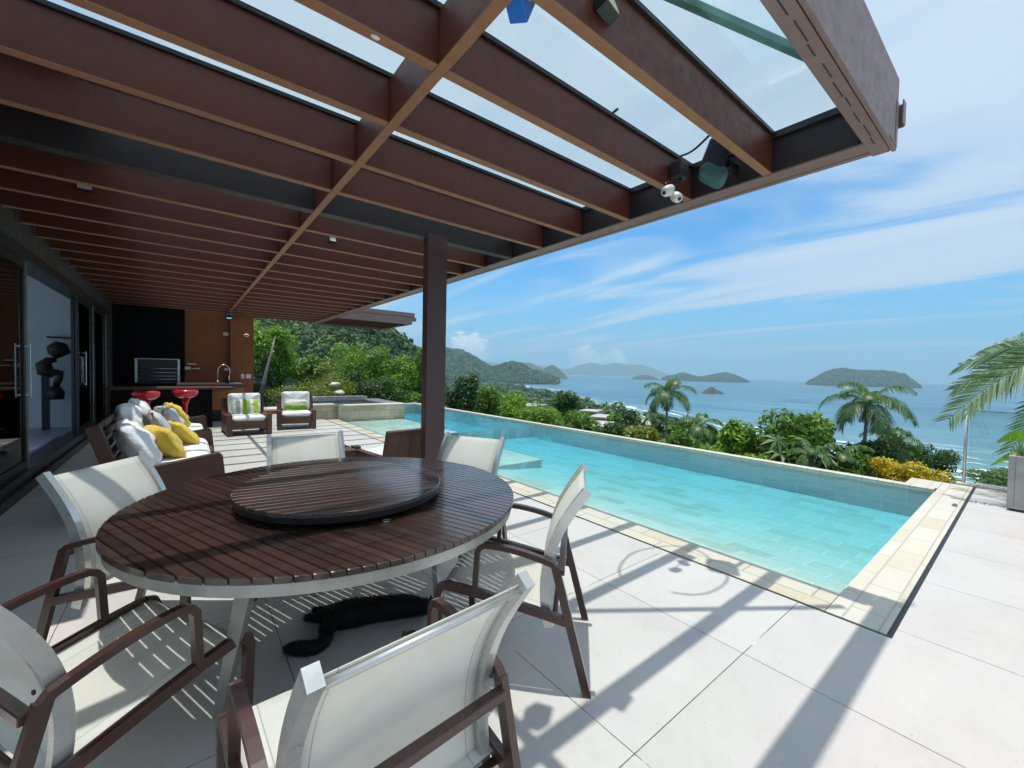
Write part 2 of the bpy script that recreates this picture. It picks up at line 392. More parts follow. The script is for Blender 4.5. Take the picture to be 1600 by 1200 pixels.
# leaves
def leaf(name, dark, mid, light, transl=.35, rough=.45):
    b = NB(name); g = b.n('ShaderNodeNewGeometry')
    big = b.noise(b.pos(), .55, 3, .6)
    t = b.math('ADD', b.math('MULTIPLY', g.outputs['Random Per Island'], .6), b.math('MULTIPLY', big, .5))
    c = b.ramp(t, [(.2, dark), (.5, mid), (.85, light)])
    pr_ = b.bsdf(c, rough, 0, None, Specular_IOR_Level=.4)
    tl = b.n('ShaderNodeBsdfTranslucent'); b.l(b.mix(1.0, c, (1.25, 1.3, .6), 'MULTIPLY'), tl.inputs[0])
    mx = b.n('ShaderNodeMixShader'); mx.inputs[0].default_value = transl; b.l(pr_, mx.inputs[1]); b.l(tl.outputs[0], mx.inputs[2])
    return b.done(mx.outputs[0])
leaf('leaf_mid', (.034, .082, .010), (.085, .185, .017), (.20, .34, .04))
leaf('leaf_bright', (.055, .125, .010), (.13, .27, .018), (.27, .42, .03))
leaf('leaf_dark', (.015, .042, .010), (.036, .090, .018), (.085, .165, .032))
leaf('leaf_olive', (.055, .095, .014), (.13, .19, .026), (.28, .33, .05))
leaf('leaf_yellow', (.07, .09, .006), (.40, .29, .010), (.80, .60, .03), .3)
leaf('leaf_palm', (.034, .085, .022), (.070, .15, .036), (.15, .25, .07), .3, .38)
leaf('leaf_palm_pale', (.05, .11, .04), (.12, .20, .085), (.30, .38, .22), .2, .35)
leaf('leaf_banana', (.10, .22, .02), (.16, .33, .03), (.24, .42, .05), .4, .4)
leaf('leaf_dry', (.10, .06, .03), (.18, .11, .05), (.28, .18, .09), .2, .7)

leaf('leaf_forest', (.014, .040, .010), (.032, .080, .018), (.075, .14, .030), .15, .7)
leaf('leaf_forest_light', (.030, .070, .012), (.065, .13, .022), (.13, .20, .045), .15, .7)
b = NB('forest')
p = b.pos()
v1 = b.noise(p, .035, 5, .65, .3); v2 = b.noise(p, .35, 6, .75)
c = b.ramp(b.math('ADD', b.math('MULTIPLY', v1, .5), b.math('MULTIPLY', v2, .5)), [(.35, (.006, .018, .006)), (.5, (.018, .045, .012)), (.62, (.040, .080, .020)), (.75, (.07, .11, .03))])
b.done(b.bsdf(c, .85, 0, b.bump(v2, 1.0, 1.2)))
simple('soil', (.06, .055, .03), .95, var=.4, scale=.6)
b = NB('cat_fur'); g = b.n('ShaderNodeNewGeometry')
c = b.ramp(g.outputs['Random Per Island'], [(.2, (.004, .003, .003)), (.8, (.018, .013, .010))]); b.done(b.bsdf(c, .6, 0, None, Specular_IOR_Level=.3))
simple('cat_skin', (.008, .006, .006), .6)

# ------------------------------------------------------------------ mesh helpers
class MB:
    def __init__(s): s.v = []; s.f = []; s.sm = []
    def add(s, vs, fs, smooth=False):
        o = len(s.v); s.v += [tuple(x) for x in vs]; s.f += [tuple(i+o for i in f) for f in fs]; s.sm += [smooth]*len(fs)
        return s
    def box(s, lo, hi, bev=.0, mat=None):
        """axis-aligned box, chamfered edges when bev>0, optional matrix"""
        x0, y0, z0 = lo; x1, y1, z1 = hi
        if bev <= 0:
            vs = [(x0, y0, z0), (x1, y0, z0), (x1, y1, z0), (x0, y1, z0), (x0, y0, z1), (x1, y0, z1), (x1, y1, z1), (x0, y1, z1)]
            fs = [(0, 3, 2, 1), (4, 5, 6, 7), (0, 1, 5, 4), (1, 2, 6, 5), (2, 3, 7, 6), (3, 0, 4, 7)]
        else:
            bm = bmesh.new(); bmesh.ops.create_cube(bm, size=1)
            for v in bm.verts:
                v.co = Vector(((x0+x1)/2+v.co.x*(x1-x0), (y0+y1)/2+v.co.y*(y1-y0), (z0+z1)/2+v.co.z*(z1-z0)))
            bmesh.ops.bevel(bm, geom=bm.edges[:], offset=min(bev, .45*min(x1-x0, y1-y0, z1-z0)), segments=2, affect='EDGES', profile=.5)
            bm.verts.index_update(); vs = [v.co.copy() for v in bm.verts]; fs = [tuple(v.index for v in f.verts) for f in bm.faces]; bm.free()
        if mat is not None: vs = [mat @ Vector(v) for v in vs]
        return s.add(vs, fs)
    def beam(s, p0, p1, wdt, hgt, up=(0, 0, 1), bev=.003):
        p0 = Vector(p0); p1 = Vector(p1); d = (p1-p0); L = d.length; d.normalize()
        u = Vector(up); sx = d.cross(u); 
        if sx.length < 1e-4: sx = d.cross(Vector((1, 0, 0)))
        sx.normalize(); uz = sx.cross(d)
        m = Matrix((sx, d, uz)).transposed().to_4x4(); m.translation = p0
        return s.box((-wdt/2, 0, -hgt/2), (wdt/2, L, hgt/2), bev, m)
    def tube(s, pts, rad, seg=10, caps=True, flat=1.0, up=None):
        pts = [Vector(p) for p in pts]; n = len(pts)
        rads = rad if isinstance(rad, (list, tuple)) else [rad]*n
        vs = []; prev = None
        for i, p in enumerate(pts):
            d = (pts[min(i+1, n-1)]-pts[max(i-1, 0)]).normalized()
            if prev is None:
                a = Vector(up) if up is not None else (Vector((0, 0, 1)) if abs(d.z) < .9 else Vector((1, 0, 0)))
            else: a = prev
            e1 = (a - d*a.dot(d)).normalized(); e2 = d.cross(e1); prev = e1
            for k in range(seg):
                t = 2*math.pi*k/seg; vs.append(p + (e1*math.cos(t)*flat + e2*math.sin(t))*rads[i])
        fs = [(i*seg+k, i*seg+(k+1) % seg, (i+1)*seg+(k+1) % seg, (i+1)*seg+k) for i in range(n-1) for k in range(seg)]
        if caps: fs += [tuple(range(seg-1, -1, -1)), tuple(range((n-1)*seg, n*seg))]
        return s.add(vs, fs, True)
    def path_box(s, pts, wdt, hgt, side=(1, 0, 0)):
        """rectangular section swept along a path; `side` is the width direction"""
        pts = [Vector(p) for p in pts]; n = len(pts); sd = Vector(side).normalized(); vs = []
        for i, p in enumerate(pts):
            a = (pts[i]-pts[i-1]).normalized() if i > 0 else (pts[1]-pts[0]).normalized()
            b_ = (pts[i+1]-pts[i]).normalized() if i < n-1 else a
            d = (a+b_).normalized(); nn = sd.cross(d).normalized()
            k = 1/max(.5, abs(a.dot(d)))
            for sx, sy in ((-1, -1), (1, -1), (1, 1), (-1, 1)): vs.append(p + sd*(sx*wdt/2) + nn*(sy*hgt/2*k))
        fs = [(i*4+k, i*4+(k+1) % 4, (i+1)*4+(k+1) % 4, (i+1)*4+k) for i in range(n-1) for k in range(4)]
        fs += [(3, 2, 1, 0), tuple(range((n-1)*4, n*4))]
        return s.add(vs, fs)
    def lathe(s, prof, seg=28, c=(0, 0, 0), smooth=True):
        vs = []; n = len(prof)
        for r, z in prof:
            for k in range(seg):
                t = 2*math.pi*k/seg; vs.append((c[0]+r*math.cos(t), c[1]+r*math.sin(t), c[2]+z))
        fs = [(i*seg+k, i*seg+(k+1) % seg, (i+1)*seg+(k+1) % seg, (i+1)*seg+k) for i in range(n-1) for k in range(seg)]
        fs += [tuple(range(seg-1, -1, -1)), tuple(range((n-1)*seg, n*seg))]
        return s.add(vs, fs, smooth)
    def prism(s, poly, z0, z1):
        n = len(poly); vs = [(x, y, z0) for x, y in poly]+[(x, y, z1) for x, y in poly]
        fs = [tuple(range(n-1, -1, -1)), tuple(range(n, 2*n))]+[(i, (i+1) % n, n+(i+1) % n, n+i) for i in range(n)]
        return s.add(vs, fs)
    def cushion(s, size, mat=None, seg=14, e=.35, wr=.012, seed=0, pinch=0.0):
        """soft pillow: superellipsoid with wrinkles"""
        a, b_, c = (x/2 for x in size); vs = []; nu = seg*2; nv = seg
        def sp(x, p): return math.copysign(abs(x)**p, x)
        for j in range(nv+1):
            ph = -math.pi/2+math.pi*j/nv
            for i in range(nu):
                th = 2*math.pi*i/nu
                x = sp(math.cos(ph), e*1.6)*sp(math.cos(th), e); y = sp(math.cos(ph), e*1.6)*sp(math.sin(th), e); z = sp(math.sin(ph), .9)
                rr = min(1, math.hypot(x, y)/1.25); z *= (1-pinch*rr**2.2)
                k = mn.noise(Vector((x*2.4+seed*3.1, y*2.4, z*1.5)))*wr*1.6 + mn.noise(Vector((x*7+seed, y*5, z*3)))*wr*.7
                vs.append(Vector((x*a*(1+k/max(a, .05)*.3), y*b_*(1+k/max(b_, .05)*.3), z*c+k*(1 if z > 0 else -1))))
        fs = [(j*nu+i, j*nu+(i+1) % nu, (j+1)*nu+(i+1) % nu, (j+1)*nu+i) for j in range(nv) for i in range(nu)]
        if mat is not None: vs = [mat @ v for v in vs]
        return s.add(vs, fs, True)
    def build(s, name, mat, parent=None, world=True):
        me = bpy.data.meshes.new(name); me.from_pydata([tuple(v) for v in s.v], [], s.f); me.update()
        me.polygons.foreach_set('use_smooth', s.sm if len(s.sm) == len(me.polygons) else [False]*len(me.polygons))
        me.materials.append(MATS[mat]) 
        o = bpy.data.objects.new(name, me); COL.objects.link(o)
        if parent is not None:
            o.parent = parent
            if world:
                q = parent; off = Vector((0, 0, 0))
                while q is not None: off += q.location; q = q.parent
                o.location = -off
        return o
def tag(o, label=None, cat=None, group=None, kind=None):
    if label: o['label'] = label
    if cat: o['category'] = cat
    if group: o['group'] = group
    if kind: o['kind'] = kind
    return o
def empty(name, loc=(0, 0, 0), rz=0, label=None, cat=None, group=None):
    o = bpy.data.objects.new(name, None); COL.objects.link(o); o.location = loc; o.rotation_euler = (0, 0, rz); o.empty_display_size = .1
    return tag(o, label, cat, group)
def struct(name, mb, mat, kind='structure'):
    return tag(mb.build(name, mat), kind=kind)
def copy_tree(o, parent=None):
    c = o.copy(); COL.objects.link(c); c.parent = parent
    for ch in list(o.children): copy_tree(ch, c)
    return c
def TRS(loc, rx=0, ry=0, rz=0):
    return Matrix.Translation(Vector(loc)) @ Matrix.Rotation(rz, 4, 'Z') @ Matrix.Rotation(ry, 4, 'Y') @ Matrix.Rotation(rx, 4, 'X')

# ------------------------------------------------------------------ terrace, pool
PX0, PX1, PY0, PY1 = 3.34, 7.50, .75, 16.0          # pool water rectangle
m = MB()
m.box((-9, -6, -3.2), (3.0, 16.5, 0))
m.box((3.0, -6, -3.2), (8.6, .43, 0))
struct('floor', m, 'terrace_stone')

pool = empty('swimming_pool', (5.4, 8, 0), 0, 'long infinity pool of pale stone tiles filled with turquoise water', 'swimming pool')
m = MB()
# sloping bottom: shallow by the terrace, deep at the infinity edge
prof = [(3.34, -.10), (3.6, -.13), (4.3, -.24), (5.6, -.34), (7.5, -.40)]
pts = []
for (x, z) in prof: pts += [(x, PY0, z), (x, 8.6, z)]
fs = [(2*i, 2*i+2, 2*i+3, 2*i+1) for i in range(len(prof)-1)]
m.add(pts, fs)
m.add([(3.34, 8.6, -.10), (7.5, 8.6, -.10), (7.5, 8.6, -.6), (3.34, 8.6, -.6)], [(0, 1, 2, 3)])
m.build('basin', 'pool_tile', pool)
m = MB()
m.box((3.02, 8.6, -.6), (5.2, 15.9, -.09)); m.box((5.2, 8.59, -.95), (7.5, 15.9, -.41))
m.box((3.34, 5.4, -.5), (5.0, 8.6, -.15))
m.build('submerged_ledge', 'pool_tile', pool)
m = MB()
m.box((7.5, .6, -1.1), (7.505, 16, -.02)); m.box((3.34, .74, -1.1), (7.5, .75, -.02)); m.box((3.33, .75, -1.1), (3.34, 8.4, -.02)); m.box((3.3, 15.9, -1.1), (7.5, 15.98, -.02))
m.build('wall', 'pool_wall_tile', pool)
m = MB(); m.box((7.506, .75, -1.3), (7.66, 16.2, .015), .006); m.box((3.3, 15.985, -1.3), (7.5, 16.14, .012), .006)
m.build('infinity_edge', 'coping_stone_end', pool)
m = MB(); m.box((3.022, .737, -1.2), (3.338, 11.8, .004), .003); m.build('side_coping', 'coping_stone', pool)
m = MB(); m.box((3.022, .457, -1.2), (8.19, .734, .004), .003); m.box((7.67, .737, -1.2), (8.19, 1.05, .004), .003)
m.build('end_coping', 'coping_stone_end', pool)
m = MB(); m.box((3.0, .432, -.05), (3.021, 11.9, -.006)); m.box((3.022, .432, -.05), (8.19, .456, -.006))
m.build('drain_channel', 'rubber_black', pool)
m = MB()
m.box((3.345, .755, -1.6), (7.495, 15.93, -.035))
wtr = struct('water', m, 'pool_water')
m = MB(); m.add([(-.03, -.012, .003), (.03, -.012, .0), (.034, .012, .004), (-.02, .016, .012), (0, 0, .03)], [(0, 1, 4), (1, 2, 4), (2, 3, 4), (3, 0, 4), (3, 2, 1, 0)])
o = m.build('dry_leaf', 'leaf_dry'); o.location = tuple(at(1492, 790, .006)); o.scale = (1.6, 1.6, 1)
tag(o, 'small curled dry leaf lying on the pale coping near the corner fence post', 'leaf')

# hot tub at the far end
tub = empty('hot_tub', (4.0, 12.5, 0), 0, 'raised square hot tub clad in beige stone at the far pool end', 'hot tub')
m = MB()
m.box((2.3, 12.05, -.1), (3.35, 12.2, .38)); m.box((3.35, 11.85, -.8), (5.28, 12.1, .335))
m.box((5.0, 12.1, -.8), (5.28, 14.2, .335)); m.box((2.3, 14.2, -.8), (5.28, 14.4, .335)); m.box((2.3, 12.2, -.1), (2.5, 14.2, .335))
m.build('wall', 'tub_stone', tub)
m = MB()
m.box((2.28, 12.02, .34), (3.34, 12.42, .40), .01); m.box((3.345, 11.83, .336), (5.30, 12.2, .375), .01); m.box((4.75, 12.2, .336), (5.3, 14.2, .375), .01)
m.box((2.28, 14.05, .336), (4.9, 14.5, .47), .01); m.box((2.28, 12.42, .336), (2.7, 14.05, .375), .01)
m.build('rim', 'coping_stone_end', tub)
m = MB(); m.box((2.6, 12.2, .30), (4.8, 14.2, .345)); struct('water', m, 'tub_water')

# ------------------------------------------------------------------ pergola
pg = empty('pergola', (2.2, 4.1, 0), 0, 'large brown steel and timber pergola with glass roof over the terrace', 'pergola')
ZB, ZT = 2.84, 3.09
ys = [1.235+.595*k for k in range(23)]
for k, y in enumerate(ys):
    if k == 5: continue
    m = MB()
    m.beam((-1.32, y, (ZB+ZT)/2), (.945, y, (ZB+ZT)/2), .055, ZT-ZB)
    m.beam((1.0, y, (ZB+ZT)/2), (3.26, y, (ZB+ZT)/2), .055, ZT-ZB)
    ro = m.build('rafter', 'pergola_wood', pg)
    m = MB(); m.box((-1.31, y-.0285, ZB-.004), (.942, y+.0285, ZB+.002), .001); m.box((1.002, y-.0285, ZB-.004), (3.258, y+.0285, ZB+.002), .001); m.build('lower_edge_lit', 'beam_edge_lit', ro)  # thin strip carries the floor bounce as a lighter colour
m = MB(); m.box((.9445, .73, ZB-.006), (.9995, 14.45, ZB+.001), .001); m.build('centre_beam_edge_lit', 'beam_edge_lit', pg)  # same bounce-lightened strip under the centre beam
m = MB(); m.beam((.972, .72, (ZB+ZT)/2-.001), (.972, 14.5, (ZB+ZT)/2-.001), .052, ZT-ZB+.002); m.build('centre_beam', 'pergola_wood', pg)
yb = ys[5]
m = MB(); m.beam((-1.32, yb, (ZB+ZT)/2), (.944, yb, (ZB+ZT)/2), .11, ZT-ZB+.004); m.beam((1.0, yb, (ZB+ZT)/2), (3.26, yb, (ZB+ZT)/2), .11, ZT-ZB+.004)
m.build('main_beam', 'pergola_steel_dark', pg)
# edge beam: channel profile with two bottom flanges
m = MB(); m.box((3.262, .73, 2.845), (3.28, 14.6, 3.09)); m.build('eave_web', 'pergola_steel_dark', pg)
m = MB(); m.box((3.262, .58, 2.832), (3.40, 14.6, 2.844), .002); m.box((3.405, .58, 2.828), (3.452, 14.6, 3.10), .003); m.box((3.28, .73, 3.075), (3.405, 14.6, 3.09), .002)
m.build('eave_beam', 'pergola_steel', pg)
m = MB(); m.box((-2.4, .612, 2.822), (3.46, .70, 3.24), .004); m.box((-2.4, .585, 2.816), (3.462, .606, 3.25), .003)
m.build('end_beam', 'pergola_steel', pg)
for i in range(10):                                    # broken weld seams under the end beam
    x = 1.55+i*.18
    m = MB(); m.box((x, .646+.006*(i % 2), 2.8195), (x+.10+.03*(i % 3), .651+.006*(i % 2), 2.8225)); m.build('weld_seam', 'rubber_black', pg)
m = MB(); m.box((3.463, .56, 2.985), (3.535, .566, 3.12)); m.box((3.463, .60, 2.985), (3.535, .606, 3.12)); m.box((3.529, .5665, 2.98), (3.535, .5995, 3.125))
m.build('end_bracket', 'pergola_steel', pg)
m = MB()
edges = [.73]+ys+[14.55]
for y in ys:
    m.box((-.49 if y > 3.3 else -1.3, y-.045, ZT+.001), (3.26, y+.045, ZT+.024))
m.box((3.235, .735, ZT-.02), (3.262, 14.5, ZT+.023))
m.build('glazing_strip', 'rubber_black', pg)
for k in range(len(edges)-1):
    m = MB(); x0 = -.49 if edges[k] > 3.0 else -1.32
    m.box((x0, edges[k]+.004, ZT+.026), (3.40, edges[k+1]-.004, ZT+.034)); m.build('glass_pane', 'roof_glass', pg)
m = MB(); m.box((-1.4, 3.34, ZT+.04), (-.50, 14.6, ZT+.12)); m.build('solid_roof', 'ceiling_wood', pg)
m = MB(); m.box((2.09, yb-.055, 0), (2.325, yb+.055, ZB+.0), .004); m.box((2.09, yb-.064, 0), (2.325, yb-.056, ZB+.05), .002)
m.build('post', 'post_paint', pg)
m = MB(); m.box((2.03, yb-.11, 0), (2.385, yb+.11, .012), .002); m.build('base_plate', 'pergola_steel_dark', pg)

# slanted brace above the glass by the corner, and its rope loops
st = MB(); a0 = Vector((3.10, .83, 3.29)); a1 = Vector((1.2, 2.18, 4.1)); st.beam(a0, a1, .045, .045); 
o = st.build('roof_brace', 'teal_metal'); tag(o, 'weathered green metal brace running slantwise over the glass roof', 'brace')
m = MB(); cx, cy_ = 2.72, 1.72
pts = [(cx+.42*math.cos(t)*(1+.12*math.sin(3*t)), cy_+.33*math.sin(t), 3.17) for t in np.linspace(-2.6, 2.9, 40)]
m.tube(pts, .009, 6); o = m.build('cable', 'plastic_black'); tag(o, 'loose black cable looped on top of the glass roof', 'cable')

# canopy beyond
cp = empty('roof_canopy', (4.6, 13.5, 2.84), 0, 'grey roof canopy projecting sideways over the hot tub behind the pergola', 'roof canopy')
m = MB(); m.box((3.47, 12.38, 2.83), (5.72, 12.46, 3.06), .004); m.box((5.64, 12.46, 2.83), (5.72, 15.0, 3.06), .004); m.box((3.47, 14.92, 2.83), (5.64, 15.0, 3.06)); m.build('edge_beam', 'pergola_steel', cp)
m = MB()
for i in range(4): m.box((3.47, 12.95+i*.5, 2.85), (5.64, 13.0+i*.5, 3.05))
m.build('rafter', 'pergola_wood', cp)
m = MB(); m.box((3.47, 12.36, 3.065), (5.80, 15.0, 3.20), .01); m.build('roof_sheet', 'pergola_steel', cp)
m = MB(); m.box((5.725, 12.42, 2.95), (5.88, 12.56, 3.07), .01); m.build('gutter_end', 'pergola_steel', cp)
m = MB(); p_ = Vector((5.0, 12.5, 2.83)); m.tube([p_, p_-Vector((0, 0, .09))], .03, 10); m.build('hook', 'plastic_black', cp)

# ------------------------------------------------------------------ house: left wall with sliding doors, back wall
hs = empty('house', (-1.4, 8, 0), 0, 'dark house front with tall sliding glass doors and a brown back wall', 'house')
WX = -1.35
m = MB(); m.box((WX-.25, 2.0, 2.62), (WX, 14.0, 3.22)); m.box((WX-.25, 13.1, 0), (WX, 14.0, 2.62)); m.build('wall', 'wall_dark', hs)
m = MB(); m.box((WX-.2, 2.0, 0), (WX+.06, 13.1, .10), .004); m.box((WX-.2, 2.0, .10), (WX+.02, 13.1, .20)); m.box((WX-.2, 2.0, 2.50), (WX+.03, 13.1, 2.62), .004); m.build('door_track', 'frame_dark', hs)
def glass_door(y0, y1, x, light=False, hy=None):
    d = MB(); t = .07
    d.box((x-.04, y0, .20), (x, y0+t, 2.5), .003); d.box((x-.04, y1-t, .20), (x, y1, 2.5), .003); d.box((x-.04, y0+t, .20), (x, y1-t, .30)); d.box((x-.04, y0+t, 2.43), (x, y1-t, 2.5))
    do = d.build('door', 'frame_dark', hs)
    g = MB(); g.box((x-.024, y0+t, .30), (x-.016, y1-t, 2.43)); g.build('pane', 'door_glass', do)
    e = MB(); e.box((x+.001, y1-.03, .20), (x+.012, y1-.004, 2.5)); e.build('edge_strip', 'frame_light', do)
    if hy:
        h = MB(); h.box((x+.03, hy-.012, 1.0), (x+.045, hy+.012, 1.6), .003); h.box((x, hy-.01, 1.02), (x+.03, hy+.01, 1.04)); h.box((x, hy-.01, 1.56), (x+.03, hy+.01, 1.58)); h.build('handle', 'door_chrome', do)
glass_door(2.05, 4.4, WX-.02)
glass_door(4.4, 6.95, WX-.09)
glass_door(4.6, 7.0, WX-.02, hy=7.1-.14)
glass_door(9.95, 11.4, WX-.02, hy=10.35)
glass_door(10.1, 11.6, WX-.09, hy=None)
glass_door(11.6, 13.1, WX-.02)
# room behind, its unseen far side left open to let sky light in
m = MB(); m.box((-6.5, 1.5, .02), (WX-.25, 13.2, .06)); m.build('room_floor', 'house_floor', hs)
m = MB(); m.box((-6.5, 12.5, .0), (WX-.25, 12.7, 3.1)); m.build('room_wall', 'wall_white', hs)
m = MB(); m.box((-6.7, 1.3, 3.1), (WX-.25, 12.7, 3.2)); m.build('room_ceiling', 'wall_white', hs)
# back wall
m = MB(); m.box((WX, 14.0, 0), (.04, 14.3, 3.1)); m.build('chimney_wall', 'wall_black', hs)
m = MB(); m.box((.04, 14.02, 0), (1.03, 14.3, 3.1)); m.build('back_wall', 'wall_brown', hs)
m = MB(); m.box((1.03, 13.85, 0), (1.575, 14.3, 3.1)); m.build('pilaster', 'wall_brown', hs)

o = MB(); o.box((-3.1, 8.6, .065), (-1.75, 10.9, .075), .003); o = o.build('rug', 'rug_blue'); tag(o, 'pale blue rug on the floor inside the open sliding door', 'rug')
# sculpture of rounded dark limbs inside the house
sc = empty('sculpture', (-2.05, 12.1, .06), 0, 'dark curving wooden sculpture on a tall thin plinth behind the open door', 'sculpture')
def yz(px, py): return at(px, py, 12.1, 1)
m = MB(); b0 = yz(71, 585); m.box((b0.x-.05, 12.06, .06), (b0.x+.05, 12.14, b0.z)); m.build('plinth', 'statue_brown', sc)
m = MB()
m.tube([yz(88, 562), yz(76, 563), yz(69, 570), yz(71, 580), yz(80, 583), yz(95, 583), yz(92, 592), yz(87, 603)], [.05, .07, .12, .13, .10, .06, .06, .05], 12)
m.tube([yz(80, 538), yz(90, 545), yz(100, 556)], [.10, .17, .12], 10)
m.tube([yz(87, 603), yz(87, 612), yz(87, 624)], [.06, .13, .12], 10)
m.build('figure', 'statue_brown', sc)
m = MB(); a_ = yz(68, 525); c_ = yz(107, 528); m.box((a_.x, 12.3, a_.z-.02), (c_.x, 12.49, a_.z+.01)); o = m.build('wall_shelf', 'statue_brown'); tag(o, 'short dark shelf on the pale wall above the sculpture', 'shelf')

# barbecue grill
gr = empty('barbecue_grill', (-.5, 13.9, .9), 0, 'stainless barbecue opening with horizontal grill bars in the black wall', 'barbecue')
m = MB()
m.beam((-.92, 13.96, .93), (-.92, 13.96, 1.53), .03, .05); m.beam((-.09, 13.96, .93), (-.09, 13.96, 1.53), .03, .05); m.beam((-.935, 13.96, 1.535), (-.075, 13.96, 1.535), .05, .02)
m.build('frame', 'alu', gr)
m = MB()
for z in (1.02, 1.1, 1.19, 1.29): m.tube([(-.9, 13.93, z), (-.11, 13.93, z)], .009, 6)
m.build('grill_bars', 'alu_matte', gr)
m = MB(); m.box((-.9, 13.985, .9), (-.11, 13.995, 1.52)); m.build('firebox', 'plastic_black', gr)
# counters
kc = empty('kitchen_counter', (.6, 13.2, 0), 0, 'outdoor kitchen counter with dark stone top and orange wood cabinet under the brown wall', 'counter')
m = MB(); m.box((-.12, 12.5, .865), (1.26, 13.84, .94), .006); m.build('worktop', 'counter_stone', kc)
m = MB(); m.box((.545, 12.56, .30), (1.22, 13.8, .86), .004); m.build('cabinet', 'cabinet_wood', kc)
m = MB(); m.box((.87, 12.55, .32), (.874, 12.562, .85)); m.build('door_gap', 'rubber_black', kc)
m = MB(); m.box((.56, 12.7, 0), (1.2, 13.8, .295)); m.build('plinth', 'plastic_black', kc)
m = MB(); m.box((.95, 12.8, .942), (1.2, 13.4, .95)); m.build('sink', 'alu', kc)
bc = empty('bar_counter', (-.3, 12, 0), 0, 'black bar counter with brown top in front of the barbecue wall', 'bar counter')
m = MB(); m.box((-1.15, 11.55, 0), (.52, 12.45, .86)); m.build('base', 'wall_black', bc)
m = MB(); m.box((-1.2, 11.45, .862), (.93, 12.46, .90), .006); m.build('top', 'sofa_wood', bc)
# faucet
fx = at(340, 596, 12.9, 1)
fa = empty('faucet', (fx.x, 12.9, .94), 0, 'tall chrome spring faucet curving over the sink', 'faucet')
m = MB(); pts = [(fx.x, 12.9, .94), (fx.x, 12.9, 1.25)]+[(fx.x+.13-.13*math.cos(t), 12.9, 1.25+.17*math.sin(t)) for t in np.linspace(.2, math.pi, 10)]+[(fx.x+.24, 12.9, 1.12)]
m.tube(pts, .012, 8); m.build('spout', 'door_chrome', fa)
m = MB(); m.lathe([(.03, 0), (.03, .06), (.018, .08)], 12, (fx.x, 12.9, .94)); m.build('base', 'door_chrome', fa)
m = MB(); m.tube([(fx.x+.24, 12.9, 1.13), (fx.x+.24, 12.9, 1.03)], [.016, .022], 8); m.build('nozzle', 'door_chrome', fa)
m = MB(); m.lathe([(.04, 0), (.045, .02), (.04, .12), (.02, .16), (.018, .20)], 12, (fx.x+.22, 13.1, .94)); o = m.build('soap_bottle', 'plastic_black'); tag(o, 'small black soap bottle beside the faucet', 'bottle')
# wall plates
for (px, py, wd, hg, y, lb) in ((353, 522, .13, .09, 14.015, 'white socket plate high on the brown wall under the ceiling'),
                                (293, 575, .13, .09, 14.015, 'white socket plate low on the brown wall next to the grill'),
                                (355, 577, .12, .08, 14.015, 'white socket plate right of the faucet'),
                                (379, 588, .08, .12, 13.845, 'small upright white switch on the brown pilaster'),
                                (388, 588, .13, .12, 13.845, 'wider white double switch on the brown pilaster beside the small one')):
    p_ = at(px, py, y, 1)
    t = empty('wall_socket', (p_.x, y, p_.z), 0, lb, 'wall socket')
    m = MB(); m.box((p_.x-wd/2, y-.012, p_.z-hg/2), (p_.x+wd/2, y, p_.z+hg/2), .003); m.build('plate', 'plastic_white', t)
    m = MB(); m.box((p_.x-wd/4, y-.016, p_.z-hg/4), (p_.x+wd/4, y-.012, p_.z+hg/4), .001); m.build('insert', 'alu', t)
for (px, py, lb) in ((300, 569, 'upper thin white shelf edge on the brown wall by the grill'), (306, 576, 'lower thin white bar on the brown wall by the grill')):
    p_ = at(px, py, 14.0, 1); m = MB(); m.box((p_.x-.09, 13.93, p_.z-.012), (p_.x+.09, 14.018, p_.z+.012), .003); o = m.build('wall_bar', 'plastic_white'); tag(o, lb, 'bar')
p_ = at(385, 524, 13.8, 1)
t = empty('security_camera', (p_.x, 13.8, p_.z), 0, 'single small white dome camera on the brown pilaster', 'camera')
m = MB(); m.cushion((.13, .12, .10), Matrix.Translation(p_), 8, .9, 0); m.build('housing', 'plastic_white', t)
m = MB(); m.cushion((.05, .04, .05), Matrix.Translation(p_-Vector((0, .06, 0))), 6, 1, 0); m.build('lens', 'lens_dark', t)
p_ = at(358, 496.5, 13.5, 1)
t = empty('ceiling_spotlight', (p_.x, 13.5, p_.z), 0, 'small round spotlight with turquoise glass hanging under the end of the centre beam', 'spotlight')
m = MB(); m.lathe([(.06, .12), (.09, .02), (.085, 0)], 16, (p_.x, p_.y, p_.z)); m.build('housing', 'plastic_black', t)
b = NB('lamp_teal'); em = b.n('ShaderNodeEmission'); em.inputs[0].default_value = (.15, .75, .8, 1); em.inputs[1].default_value = .7; b.done(em.outputs[0])
m = MB(); m.cushion((.13, .13, .06), Matrix.Translation(p_), 8, .9, 0); m.build('lens', 'lamp_teal', t)

